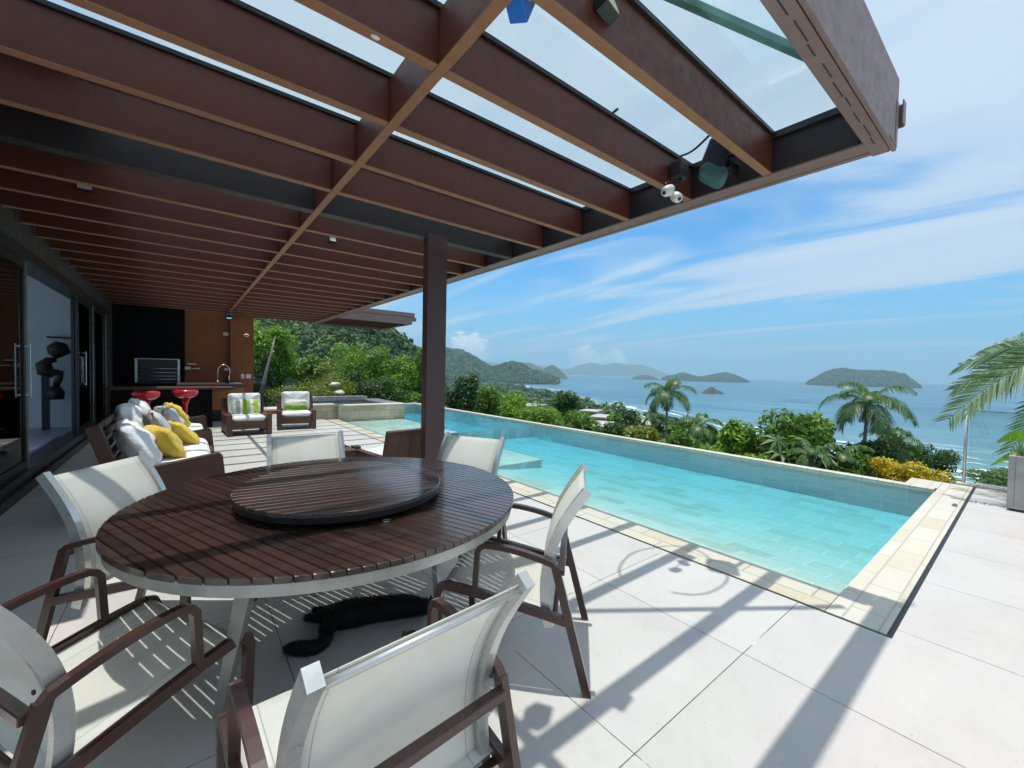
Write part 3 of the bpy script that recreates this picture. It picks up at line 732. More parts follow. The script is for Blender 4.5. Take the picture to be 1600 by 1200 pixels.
# ------------------------------------------------------------------ things on the pergola
sp = empty('loudspeaker', (2.95, 1.45, 2.9), 0, 'green and black outdoor loudspeaker mounted inside the eave near the roof corner', 'loudspeaker')
a = at(1122, 246, 3.08, 0)
m = MB(); M0 = TRS((3.03, 1.50, 2.985), R(20), R(-6), R(30))
m.box((-.10, -.075, -.10), (.10, .075, .09), .014, M0); m.build('housing', 'speaker_dark', sp)
m = MB(); m.cushion((.215, .20, .12), M0 @ Matrix.Translation((0, -.03, -.115)) @ Matrix.Rotation(R(14), 4, 'X'), 12, .30, 0); m.build('grille', 'speaker_teal', sp)
m = MB(); m.beam((3.12, 1.45, 2.95), (3.262, 1.45, 2.95), .03, .05); m.build('bracket', 'plastic_black', sp)
bx = at(1071, 264, 1.70, 1)
m = MB(); m.box((bx.x-.07, bx.y, bx.z-.06), (bx.x+.05, bx.y+.09, bx.z+.06), .004); o = m.build('junction_box', 'pergola_steel_dark'); tag(o, 'square brown junction box fixed to the rafter above the white cameras', 'box')
for i, (px, py, lb) in enumerate(((1043, 298, 'left white bullet camera of the pair hanging under the rafter'), (1057, 308, 'right white bullet camera of the pair with its lens facing the terrace'))):
    p_ = at(px, py, 1.68+.02*i, 1)
    t = empty('security_camera', p_, 0, lb, 'camera', 'cameras under the rafter')
    aim = Vector((-.3, -.75, -.6)) if i else Vector((-.75, .1, -.5)); q = aim.to_track_quat('Z', 'Y').to_matrix().to_4x4(); T_ = Matrix.Translation(p_) @ q
    m = MB(); m2 = MB(); m2.lathe([(.012, -.05), (.03, -.045), (.037, -.01), (.035, .025), (.026, .04)], 16); m.add([T_ @ Vector(v) for v in m2.v], m2.f, True); m.build('housing', 'plastic_white', t)
    m = MB(); m2 = MB(); m2.lathe([(.013, .036), (.013, .046), (.006, .048)], 12); m.add([T_ @ Vector(v) for v in m2.v], m2.f, True); m.build('lens', 'lens_dark', t)
    m = MB(); m.tube([p_-aim.normalized()*.045, p_+Vector((.0, .02, .06)), Vector((bx.x, bx.y+.03, bx.z-.06))], .005, 6); m.build('arm', 'plastic_black', t)
def floodlight(p_, rz, lb, s=.055):
    t = empty('floodlight', p_, 0, lb, 'floodlight')
    M0 = TRS(p_, R(-20), 0, rz)
    m = MB(); m.box((-s, -.03, -s*.8), (s, .03, s*.8), .006, M0); m.build('housing', 'plastic_black', t)
    m = MB(); m.box((-s*.85, -.034, -s*.68), (s*.85, -.0305, s*.68), .001, M0); m.build('glass', 'lamp_glass', t)
floodlight(at(945, 10, 2.96), R(10), 'small square floodlight on the rafter at the top edge near the glass')
floodlight(at(133, 293, 2.98), R(0), 'small square floodlight on a shaded rafter above the glass doors')
floodlight(at(519, 376, 2.95), R(0), 'tiny floodlight on the rafter left of the post', .04)
p_ = at(587, 56, ZB)
m = MB(); m.cushion((.04, .026, .012), Matrix.Translation((p_.x, 1.83, ZB-.004)), 8, .9, 0); o = m.build('ceiling_sensor', 'plastic_white'); tag(o, 'small oval white sensor stuck under a rafter', 'sensor')
p_ = at(799, 8, 2.86)
t = empty('blue_lantern', p_, 0, 'bright blue metal lantern hanging at the top edge under the centre beam', 'lantern')
m = MB(); M0 = TRS((1.062, 1.34, 2.89), R(12), R(20), R(35)); m.box((-.05, -.04, -.055), (.05, .04, .09), .006, M0); m.build('housing', 'blue_paint', t)
m = MB(); m.lathe([(.006, -.002), (.006, .0)], 8, (0, 0, 0)); m.v = [tuple(M0 @ Matrix.Rotation(R(90), 4, 'X') @ Vector((v[0], v[1], v[2]+.042))) for v in m.v]; m.build('screw', 'door_chrome', t)
m = MB(); m.beam((1.0, 1.34, 2.93), (1.04, 1.34, 2.93), .02, .03); m.build('bracket', 'plastic_black', t)

# ------------------------------------------------------------------ dining table
TX, TY, TR, TZ = .63, 2.185, .885, .765
tb = empty('dining_table', (TX, TY, 0), 0, 'big round slatted dark wood dining table with pale metal rim', 'table')
def planks(cx, cy, rad, ang, wdt, gap, z0, z1, mid=False):
    m = MB(); n = int(2*rad/wdt)+1; off = -n*wdt/2
    ca, sa = math.cos(ang), math.sin(ang)
    for i in range(n):
        u0, u1 = off+i*wdt+gap/2, off+(i+1)*wdt-gap/2
        u0 = max(u0, -rad*.999); u1 = min(u1, rad*.999)
        if u1-u0 < .008: continue
        us = np.linspace(u0, u1, 5)
        top = [(u, math.sqrt(max(0, rad*rad-u*u))) for u in us]; bot = [(u, -v) for u, v in reversed(top)]
        segs = [(top, bot)]
        poly = bot+top
        P = [(cx+v*ca-u*sa, cy+v*sa+u*ca) for u, v in poly]
        e = .003                                       # chamfered top
        area = 0
        cxm = sum(p[0] for p in P)/len(P); cym = sum(p[1] for p in P)/len(P)
        P2 = [(cxm+(x-cxm)*(1-e/max(.02, math.hypot(x-cxm, y-cym))), cym+(y-cym)*(1-e/max(.02, math.hypot(x-cxm, y-cym)))) for x, y in P]
        # inset sideways too
        P2 = []
        for (u, v) in poly:
            uu = u+(e if abs(u-u0) < 1e-6 else 0)-(e if abs(u-u1) < 1e-6 else 0); vv = v-math.copysign(e, v)
            P2.append((cx+vv*ca-uu*sa, cy+vv*sa+uu*ca))
        k = len(P)
        vs = [(x, y, z0) for x, y in P]+[(x, y, z1-e) for x, y in P]+[(x, y, z1) for x, y in P2]
        fs = [tuple(range(k)), tuple(range(3*k-1, 2*k-1, -1))]
        for j in range(k):
            j2 = (j+1) % k
            fs += [(j2, j, k+j, k+j2), (k+j2, k+j, 2*k+j, 2*k+j2)]
        m.add(vs, fs)
    return m
planks(TX, TY, TR, R(-70), .0388, .0036, TZ-.022, TZ).build('tabletop', 'table_wood', tb)
m = MB(); m.lathe([(TR-.05, TZ-.024), (TR-.012, TZ-.024), (TR-.012, TZ-.066), (TR-.05, TZ-.066), (TR-.05, TZ-.024)], 96, (TX, TY, 0), False); m.f = m.f[:-2]; m.sm = m.sm[:-2]; m.build('rim', 'alu_matte', tb)
m = MB()
for k in range(4):
    a = R(20+45*k); m.beam((TX-.83*math.cos(a), TY-.83*math.sin(a), TZ-.042-.001*k), (TX+.83*math.cos(a), TY+.83*math.sin(a), TZ-.042-.001*k), .05, .03)
m.build('cross_bars', 'alu_matte', tb)
for k in (0, 155, 245):
    rm = Matrix.Rotation(R(k), 3, 'Z'); c0 = Vector((TX, TY, 0))
    tp = c0+rm @ Vector((-.46, -.585, .69)); bt = c0+rm @ Vector((-.52, -.20, 0)); d = (bt-tp).normalized()
    sd = (rm @ Vector((.78, -.62, 0))).normalized(); nn = sd.cross(d).normalized(); m = MB(); vs = []
    for t, w_ in ((0, .052), (.3, .047), (.65, .040), (1, .033)):
        p_ = tp.lerp(bt, t)
        for sx, sy in ((-1, -1), (1, -1), (1, 1), (-1, 1)): vs.append(p_+sd*(sx*w_/2)+nn*(sy*.026*(1-.3*t)))
    fs = [(i*4+q, i*4+(q+1) % 4, (i+1)*4+(q+1) % 4, (i+1)*4+q) for i in range(3) for q in range(4)]+[(3, 2, 1, 0), (12, 13, 14, 15)]
    m.add(vs, fs); m.build('leg', 'alu_matte', tb)
ls = empty('lazy_susan', (.64, 2.12, TZ), 0, 'round slatted dark wood turntable in the middle of the dining table', 'lazy susan')
SX, SY = .63, 2.12
planks(SX, SY, .47, R(-8), .048, .005, TZ+.052, TZ+.070).build('top', 'susan_wood', ls)
m = MB(); m.lathe([(.44, TZ+.026), (.464, TZ+.026), (.468, TZ+.0515), (.44, TZ+.0515), (.44, TZ+.026)], 72, (SX, SY, 0), False); m.f = m.f[:-2]; m.sm = m.sm[:-2]; m.build('ring', 'plastic_black', ls)
m = MB(); m.lathe([(.2, TZ+.002), (.2, TZ+.03), (.05, TZ+.036)], 40, (SX, SY, 0)); m.build('bearing', 'alu', ls)
m = MB(); m.lathe([(.438, TZ+.038), (.438, TZ+.050)], 60, (SX, SY, 0)); m.build('gap_stop_disc', 'plastic_black', ls)  # disc added to stop sun dots falling through the slat gaps
m = MB(); m.tube([(.665+.017*math.cos(t), 1.665+.015*math.sin(t), TZ+.002) for t in np.linspace(0, 5.2, 14)], .0016, 5); o = m.build('wire_ring', 'door_chrome'); tag(o, 'tiny open wire ring lying on the dark table top', 'ring')

# ------------------------------------------------------------------ dining chairs
def bez(pts, n=14):
    out = []
    P = [Vector(p) for p in pts]
    for i in range(n+1):
        t = i/n; Q = P[:]
        while len(Q) > 1: Q = [Q[j].lerp(Q[j+1], t) for j in range(len(Q)-1)]
        out.append(Q[0])
    return out
def make_chair():
    r = empty('dining_chair')
    W = .285
    for sgn in (-1, 1):
        x = W*sgn
        m = MB(); m.path_box([(x, -.35, 0), (x, -.20, .555)], .024, .036); m.build('rear_leg', 'frame_brown', r, False)
        m = MB(); m.path_box([(x, .31, 0), (x, .325, .25), (x, .33, .385), (x, .318, .415), (x, .29, .425)], .024, .034); m.build('front_leg', 'frame_brown', r, False)
        m = MB(); m.path_box([(x, -.268, .315), (x, -.15, .342), (x, .0, .375), (x, .15, .405), (x, .29, .425)], .0238, .038); m.build('seat_rail', 'frame_brown', r, False)
        arm = [(x, -.20, .55), (x, -.185, .567)]+[Vector(p) for p in bez([(x, -.16, .575), (x, -.05, .612), (x, .06, .626), (x, .115, .624)], 6)]+[(x, .135, .615), (x, .148, .595), (x, .158, .41)]
        m = MB(); m.path_box(arm, .0275, .024); m.build('armrest', 'frame_brown', r, False)
    m = MB(); m.beam((-W+.013, -.225, .525), (W-.013, -.225, .525), .03, .028, (0, 0, 1)); m.build('cross_bar', 'frame_brown', r, False)
    m = MB(); m.tube([(-W+.012, .29, .405), (W-.012, .29, .405)], .012, 8); m.build('front_bar', 'frame_brown', r, False)
    m = MB(); m.tube([(-W+.012, -.20, .315), (W-.012, -.20, .315)], .012, 8); m.build('rear_bar', 'frame_brown', r, False)
    # seat sling
    def sheet(curve, xw, th, sagk, nx=10):
        vs = []; n = len(curve)
        for top in (0, 1):
            for i, p in enumerate(curve):
                a_ = curve[min(i+1, n-1)]-curve[max(i-1, 0)]; nn = Vector((0, -a_.z, a_.y)).normalized()
                for j in range(nx+1):
                    t = j/nx*2-1; sag = -sagk*(1-t*t)*math.sin(math.pi*i/(n-1))
                    vs.append(Vector((xw*t, p.y, p.z))+nn*(sag+(th if top else 0)))
        k = n*(nx+1); fs = []
        for i in range(n-1):
            for j in range(nx):
                a_ = i*(nx+1)+j
                fs += [(a_, a_+nx+1, a_+nx+2, a_+1), (k+a_, k+a_+1, k+a_+nx+2, k+a_+nx+1)]
        for i in range(n-1):
            for j in (0, nx):
                a_ = i*(nx+1)+j; q = (a_, a_+nx+1, k+a_+nx+1, k+a_); fs.append(q if j else q[::-1])
        for j in range(nx):
            for i in (0, n-1):
                a_ = i*(nx+1)+j; q = (a_, a_+1, k+a_+1, k+a_); fs.append(q[::-1] if i else q)
        mm = MB(); mm.add(vs, fs, True); return mm
    sc_ = bez([(0, -.19, .335), (0, -.05, .362), (0, .15, .400), (0, .30, .425)], 10)+[Vector((0, .315, .415)), Vector((0, .318, .40))]
    sheet(sc_, W-.014, .003, .016).build('seat', 'sling', r, False)
    bc_ = bez([(0, -.165, .30), (0, -.10, .55), (0, -.20, .72), (0, -.315, .872)], 14)
    sheet(bc_, .235, .003, .018).build('backrest', 'sling', r, False)
    for sgn in (-1, 1):
        rail = [p+Vector((sgn*.2505, -.006, 0)) for p in bez([(0, -.17, .27), (0, -.10, .55), (0, -.20, .72), (0, -.322, .885)], 14)]
        m = MB(); m.path_box(rail, .030, .042); m.build('back_rail', 'alu', r, False)
        m = MB(); p_ = rail[7]; m.lathe([(.007, 0), (.007, .004), (.003, .006)], 8); m.v = [tuple(Matrix.Translation(p_+Vector((0, -.022, -.05))) @ Matrix.Rotation(R(90), 4, 'X') @ Vector(v)) for v in m.v]; m.build('bolt', 'plastic_black', r, False)
    m = MB(); m.tube([(-.235, -.318, .855), (.235, -.318, .855)], .0085, 10); m.build('top_rod', 'alu', r, False)
    return r
CH = [(.393, 1.075, 94.5, 'white sling chair nearest the camera, seen from behind'),
      (1.344, 1.607, 132.4, 'white sling chair on the pool side of the table, seen from its side'),
      (-.239, 1.851, 29.1, 'white sling chair at the left picture edge, its back cut off by the frame'),
      (-.091, 2.81, -36.0, 'white sling chair in the shade between the table and the glass doors'),
      (.71, 3.185, -97, 'white sling chair on the far side of the table facing the camera'),
      (1.54, 2.62, 207, 'white sling chair across the table just in front of the brown post')]
proto = make_chair()
for i, (x, y, a, lb) in enumerate(CH):
    o = proto if i == 0 else copy_tree(proto)
    o.location = (x, y, 0); o.rotation_euler = (0, 0, R(a-90)); tag(o, lb, 'chair', 'sling chairs around the round table')

# ------------------------------------------------------------------ cat under the table
def fur_mesh(name, chains, mat, nfur, flen, parent=None):
    """chains of (point, radius) grown with a skin modifier, then covered by short fur blades"""
    vs = []; es = []; rr = []
    for ch in chains:
        start = len(vs)
        for i, (p, rad) in enumerate(ch):
            if i == 0 and isinstance(p, int): continue
            vs.append(p); rr.append(rad)
        first = ch[0]
        if isinstance(first[0], int):
            es.append((first[0], start)); es += [(start+k, start+k+1) for k in range(len(ch)-2)]
        else: es += [(start+k, start+k+1) for k in range(len(ch)-1)]
    me = bpy.data.meshes.new('tmp'); me.from_pydata(vs, es, []); o = bpy.data.objects.new('tmp', me); COL.objects.link(o)
    sk = o.modifiers.new('s', 'SKIN'); sk.use_smooth_shade = True
    for i, d in enumerate(me.skin_vertices[0].data): d.radius = (rr[i], rr[i]); d.use_root = (i == 0)
    sb = o.modifiers.new('d', 'SUBSURF'); sb.levels = 3; sb.render_levels = 3; sm = o.modifiers.new('m', 'SMOOTH'); sm.factor = .6; sm.iterations = 14
    dg = bpy.context.evaluated_depsgraph_get(); me2 = bpy.data.meshes.new_from_object(o.evaluated_get(dg))
    bpy.data.objects.remove(o)
    mb = MB(); V = [v.co.copy() for v in me2.vertices]; mb.add(V, [tuple(p.vertices) for p in me2.polygons], True)
    polys = list(me2.polygons); areas = np.array([p.area for p in polys]); pr_ = areas/areas.sum()
    for idx in rng.choice(len(polys), nfur, p=pr_):
        p = polys[idx]; n = p.normal; w_ = rng.dirichlet([1]*len(p.vertices)); c = sum((V[vi]*float(k_) for vi, k_ in zip(p.vertices, w_)), Vector((0, 0, 0)))
        d = (n*.55 + Vector((-.6, .15, -.1)) + Vector(rng.normal(0, .25, 3))).normalized(); sd = d.cross(n)
        if sd.length < 1e-3: continue
        sd = sd.normalized()*.0012; L = flen*rng.uniform(.6, 1.3)
        mb.add([c-sd, c+sd, c+d*L], [(0, 1, 2)], True)
    ob = mb.build(name, mat, parent); return ob
cat = empty('cat', (.75, 2.15, 0), 0, 'long haired black cat lying on its side on the floor under the table', 'cat')
body = [((.60, 2.30, .055), .054), ((.70, 2.28, .064), .066), ((.82, 2.24, .066), .070), ((.94, 2.19, .064), .064), ((1.02, 2.145, .058), .052), ((1.07, 2.11, .055), .042), ((1.12, 2.08, .055), .040)]
tail = [(0, 0), ((.585, 2.23, .04), .028), ((.565, 2.165, .03), .032), ((.51, 2.14, .028), .036), ((.44, 2.19, .027), .034), ((.39, 2.24, .022), .018)]
hl1 = [(1, 0), ((.585, 2.37, .045), .030), ((.545, 2.42, .03), .018), ((.52, 2.445, .026), .018)]
hl2 = [(1, 0), ((.64, 2.41, .04), .026), ((.60, 2.475, .03), .016), ((.575, 2.495, .026), .016)]
fl1 = [(4, 0), ((.98, 2.22, .045), .025), ((.95, 2.30, .03), .016), ((.93, 2.345, .022), .016)]
fur_mesh('body', [body, tail, hl1, hl2, fl1], 'cat_fur', 30000, .017, cat)
m = MB()
for s_ in (-1, 1):
    e0 = Vector((1.115, 2.08+.026*s_, .082)); m.add([e0+Vector((-.02, 0, 0)), e0+Vector((.012, .015*s_, 0)), e0+Vector((.012, -.015*s_, 0)), e0+Vector((0, .01*s_, .028))], [(0, 1, 3), (1, 2, 3), (2, 0, 3), (0, 2, 1)])
m.build('ears', 'cat_skin', cat)

# ------------------------------------------------------------------ sofa and pillows
sf = empty('sofa', (-.3, 7, 0), 0, 'long dark wood sofa with white seat cushions along the glass doors', 'sofa')
def side_panel(y, t=.10):
    m = MB()
    P = [(.36, 0), (-.42, 0), (-.66, .84), (-.57, .86), (-.44, .42), (.28, .53), (.31, .50)]
    n = len(P); vs = [(x, y-t/2, z) for x, z in P]+[(x, y+t/2, z) for x, z in P]
    fs = [tuple(range(n)), tuple(range(2*n-1, n-1, -1))]+[((i+1) % n, i, n+i, n+(i+1) % n) for i in range(n)]
    m.add(vs, fs); m.build('side_panel', 'sofa_wood', sf)
for y in (5.05, 7.08, 8.95): side_panel(y)
m = MB(); m.box((-.42, 5.1, .20), (.30, 7.03, .26)); m.box((-.42, 7.13, .20), (.30, 8.90, .26)); m.box((.27, 5.1, .12), (.31, 7.03, .30), .004); m.box((.27, 7.13, .12), (.31, 8.9, .30), .004); m.build('seat_frame', 'sofa_wood', sf)
m = MB()
for i in range(7):
    for y0, y1 in ((5.1, 7.03), (7.13, 8.9)):
        f_ = i/6; m.box((-.62+.18*(1-f_), y0, .34+.47*f_-.032), (-.595+.18*(1-f_), y1, .34+.47*f_+.032), .004)
m.build('back_slats', 'sofa_wood', sf)
for y0, y1 in ((5.12, 6.06), (6.08, 7.01), (7.15, 8.02), (8.04, 8.88)):
    m = MB(); m.cushion((.72, y1-y0, .18), TRS((-.10, (y0+y1)/2, .345)), 14, .18, .008, y0); m.build('seat_cushion', 'cushion_white', sf)
def pillow(px, py, y, size, ry, rz, mat, lb, grp='pillows on the sofa', seed=0):
    p_ = at(px, py, y, 1)
    M0 = TRS((0, 0, 0), 0, ry, rz); m = MB(); m.cushion(size, M0, 16, .5, .022, seed, .55)
    o = m.build('throw_pillow', mat); o.location = p_; tag(o, lb, 'pillow', grp); return o
pillow(216, 695, 5.50, (.54, .62, .26), R(62), R(6), 'pillow_white', 'large white pillow at the near end of the sofa', seed=1)
pillow(210, 662, 6.6, (.52, .62, .26), R(66), R(-4), 'pillow_white', 'large white pillow second from the near end of the sofa', seed=2)
pillow(222, 648, 7.7, (.50, .62, .24), R(66), R(6), 'pillow_white', 'crumpled white pillow at the far end of the sofa back', seed=3)
pillow(257, 692, 5.62, (.44, .46, .20), R(58), R(22), 'pillow_yellow', 'bright yellow pillow nearest the camera on the sofa', seed=4)
pillow(283, 677, 6.45, (.40, .44, .18), R(50), R(18), 'pillow_yellow', 'yellow pillow leaning behind the nearest yellow one', seed=5)
pillow(248, 668, 6.2, (.44, .46, .18), R(62), R(14), 'stripe_grey', 'grey striped pillow between the near yellow pillows', seed=6)
pillow(266, 655, 7.3, (.42, .46, .18), R(58), R(22), 'stripe_grey', 'pale blue and grey striped pillow in the middle of the sofa', seed=7)
pillow(276, 648, 8.0, (.42, .46, .18), R(58), R(18), 'pillow_yellow', 'pale yellow pillow farthest along the sofa', seed=8)

# ------------------------------------------------------------------ armchairs
def make_armchair():
    r = empty('armchair')
    W = .345
    for s_ in (-1, 1):
        m = MB(); m.box((s_*W-.045, -.40, 0), (s_*W+.045, -.30, .43), .005); m.build('front_leg', 'armchair_wood', r, False)
        m = MB(); m.box((s_*W-.045, .35, 0), (s_*W+.045, .44, .42), .005); m.build('rear_leg', 'armchair_wood', r, False)
        m = MB(); m.box((s_*W-.04, -.299, .06), (s_*W+.04, .349, .22), .004); m.box((s_*W-.04, -.299, .23), (s_*W+.04, .349, .40), .004); m.build('side_boards', 'armchair_wood', r, False)
    m = MB(); m.box((-W+.046, -.375, .13), (W-.046, -.335, .285), .004); m.box((-W+.046, .35, .15), (W-.046, .39, .28), .004); m.box((-W+.041, -.33, .21), (W-.041, .34, .25)); m.build('seat_frame', 'armchair_wood', r, False)
    m = MB()
    T0 = TRS((0, .36, .28), R(-16))
    for i in range(5):
        x = -.272+i*.136; m.box((x-.065, 0, .0), (x+.065, .022, .40), .003, T0)
    m.box((-.385, -.01, .402), (.385, .035, .45), .004, T0); m.box((-.385, -.01, .0), (-.341, .035, .40), .003, T0); m.box((.341, -.01, 0), (.385, .035, .40), .003, T0)
    m.build('backrest', 'armchair_wood', r, False)
    m = MB(); m.cushion((.60, .68, .15), TRS((0, -.02, .325)), 14, .2, .01, 2); m.build('seat_cushion', 'cushion_white', r, False)
    m = MB(); m.cushion((.60, .46, .18), TRS((0, .28, .60), R(74)), 16, .25, .02, 5); m.build('back_cushion', 'cushion_white', r, False)
    return r
ac = make_armchair()
for i, (x, y, a, lb) in enumerate(((1.04, 10.2, 3, 'left wooden armchair facing the camera with a green and grey striped pillow'), (2.06, 10.65, -8, 'right wooden armchair facing the camera beside the hot tub'), (2.08, 4.95, 187, 'wooden armchair seen from behind right beside the brown post'))):
    o = ac if i == 0 else copy_tree(ac)
    o.location = (x, y, 0); o.rotation_euler = (0, 0, R(a)); tag(o, lb, 'armchair', 'wooden armchairs with white cushions')
    if i == 2:
        for ch in list(o.children):
            if 'cushion' in ch.name and 'back' in ch.name: bpy.data.objects.remove(ch)
m = MB(); m.cushion((.5, .34, .14), TRS((0, 0, 0), R(72), 0, R(3)), 14, .5, .015, 3, .5); o = m.build('throw_pillow', 'stripe_green'); o.location = (1.05, 10.33, .535); tag(o, 'green, grey and white vertically striped pillow on the left armchair', 'pillow')
m = MB(); m.cushion((.5, .30, .13), TRS((0, 0, 0), R(72), 0, R(-8)), 14, .5, .015, 9, .5); o = m.build('throw_pillow', 'stripe_green_low'); o.location = (2.08, 10.76, .50); tag(o, 'lime green horizontally striped pillow on the right armchair', 'pillow')
# side table
st_ = empty('side_table', (1.45, 5.3, 0), 0, 'low slatted wooden side table behind the far sling chair', 'side table')
m = MB()
for i in range(6): m.box((1.0, 5.0+i*.12, .40), (1.62, 5.11+i*.12, .43), .003)
m.build('top', 'armchair_wood', st_)
for x in (1.04, 1.58):
    for y in (5.04, 5.66):
        m = MB(); m.box((x-.03, y-.03, 0), (x+.03, y+.03, .335), .003); m.build('leg', 'armchair_wood', st_)
m = MB(); m.box((1.0, 5.0, .335), (1.62, 5.04, .398)); m.box((1.0, 5.67, .335), (1.62, 5.71, .398)); m.box((1.0, 5.045, .335), (1.03, 5.665, .398)); m.box((1.59, 5.045, .335), (1.62, 5.665, .398)); m.build('apron', 'armchair_wood', st_)

# ------------------------------------------------------------------ bar stools
def make_stool():
    r = empty('bar_stool')
    m = MB(); m.lathe([(.0, .745), (.06, .745), (.13, .77), (.18, .81), (.195, .85), (.19, .885), (.165, .91), (.13, .905), (.0, .895)], 32); m.build('seat', 'stool_red', r, False)
    m = MB(); m.lathe([(.055, .33), (.035, .36), (.03, .5), (.034, .62), (.07, .74)], 20); m.build('stem', 'stool_red', r, False)
    m = MB(); m.lathe([(.22, 0), (.22, .012), (.1, .03), (.032, .05), (.028, .33)], 28); m.build('base', 'door_chrome', r, False)
    m = MB(); m.path_box([(0, -.02, .37), (0, -.16, .35), (.02, -.23, .35)], .14, .02); m.build('footrest', 'stool_red', r, False)
    return r
s0 = make_stool(); s0.location = (.035, 9.8, .03); s0.rotation_euler = (0, 0, R(60)); tag(s0, 'glossy red bar stool on the right with its stem visible', 'bar stool', 'red bar stools')
s1 = copy_tree(s0); s1.location = (-.50, 9.45, .03); s1.rotation_euler = (0, 0, R(200)); tag(s1, 'glossy red bar stool on the left mostly hidden by the sofa pillows', 'bar stool', 'red bar stools')

# ------------------------------------------------------------------ glass fences
gf = empty('glass_fence', (8.2, .3, 0), 0, 'frameless glass fence with a thin metal corner post at the pool end', 'fence')
m = MB(); m.box((8.20, -3, -.3), (8.34, .62, .028), .004); m.build('kerb', 'coping_stone_end', gf)
m = MB(); m.tube([(8.27, .55, .028), (8.27, .55, 1.0)], .017, 12); m.build('post', 'alu', gf)
m = MB(); m.box((8.265, -3, .04), (8.275, .52, 1.0)); m.build('pane', 'fence_glass', gf)
m = MB(); m.tube([(8.27, -3, 1.01), (8.27, .55, 1.01)], .009, 8); m.build('top_rail', 'alu', gf)
for i, (x0, x1, lb) in enumerate(((1.60, 2.02, 'greenish glass panel right beside the brown wall'), (2.5, 2.78, 'narrow green glass panel behind the right armchair'))):
    t = empty('glass_fence', ((x0+x1)/2, 14.6, 0), 0, lb, 'fence', 'glass panels at the back of the terrace')
    m = MB(); m.box((x0, 14.6, .05), (x1, 14.612, 1.05)); m.build('pane', 'fence_glass', t)
    m = MB(); m.box((x0+.02, 14.57, 0), (x1-.02, 14.64, .05)); m.build('clamp', 'alu', t)
m = MB(); m.box((1.62, 13.95, 0), (2.25, 14.5, .10), .005); o = m.build('brown_step', 'wall_brown'); tag(o, 'low brown painted step at the foot of the pilaster', 'step')

# ------------------------------------------------------------------ vegetation
def ground_z(x, y):
    r = math.hypot(x, y); ph = math.degrees(math.atan2(y, x))
    k = .26 if ph < 45 else (.26-(ph-45)/25*.20 if ph < 70 else .06)
    if ph > 70: return -1.3-(r-16)*.02
    return max(-2.6-max(0, r-10)*k, -57.5)
def crown_mesh(c, rx, ry, rz, n, ls, lobes=10, mat='leaf_mid', aspect=.45, seed=0, inner=.6, lobe_r=.46, floor=-.75):
    """leaf cards spread on the shells of many lobes inside an ellipsoid"""
    g = np.random.default_rng(seed+11)
    L = []
    while len(L) < lobes:
        p = g.normal(0, 1, 3); p /= np.linalg.norm(p); p *= g.uniform(.35, .85)
        if p[2] < floor: continue
        L.append(np.append(p, g.uniform(.7, 1.25)*lobe_r))
    L = np.array(L); 
    w_ = L[:, 3]**2; idx = g.choice(len(L), n, p=w_/w_.sum())
    d = g.normal(0, 1, (n, 3)); d[:, 2] += .25; d /= np.linalg.norm(d, axis=1)[:, None]
    rad = L[idx, 3]*(inner+(1-inner)*g.random(n)**.5)*g.uniform(.9, 1.15, n)
    P = (L[idx, :3]+d*rad[:, None])*np.array([rx, ry, rz])
    nrm = d+g.normal(0, .55, (n, 3)); nrm[:, 2] += .35; nrm /= np.linalg.norm(nrm, axis=1)[:, None]
    t = g.normal(0, 1, (n, 3)); t[:, 2] -= .4; t -= nrm*np.sum(t*nrm, axis=1)[:, None]; t /= np.linalg.norm(t, axis=1)[:, None]
    bi = np.cross(nrm, t); s = (ls*g.uniform(.6, 1.35, n))[:, None]
    P = P+np.array(c)
    v0 = P; v1 = P+t*s*.5+bi*s*aspect*.5-nrm*s*.06; v2 = P+t*s-nrm*s*.22; v3 = P+t*s*.5-bi*s*aspect*.5-nrm*s*.06
    V = np.stack([v0, v1, v2, v3], 1).reshape(-1, 3)
    Fc = np.arange(4*n).reshape(-1, 4)
    return V, Fc, L
def mesh_np(name, V, Fc, mat, parent=None, smooth=True):
    me = bpy.data.meshes.new(name); k = Fc.shape[1]
    me.vertices.add(len(V)); me.vertices.foreach_set('co', np.ascontiguousarray(V, dtype=np.float32).ravel())
    me.loops.add(Fc.size); me.loops.foreach_set('vertex_index', np.ascontiguousarray(Fc, dtype=np.int32).ravel())
    me.polygons.add(len(Fc)); me.polygons.foreach_set('loop_start', np.arange(len(Fc), dtype=np.int32)*k)
    me.update(calc_edges=True); me.validate()
    if smooth: me.polygons.foreach_set('use_smooth', [True]*len(me.polygons))
    me.materials.append(MATS[mat]); o = bpy.data.objects.new(name, me); COL.objects.link(o)
    if parent is not None: o.parent = parent; o.location = -parent.location
    return o
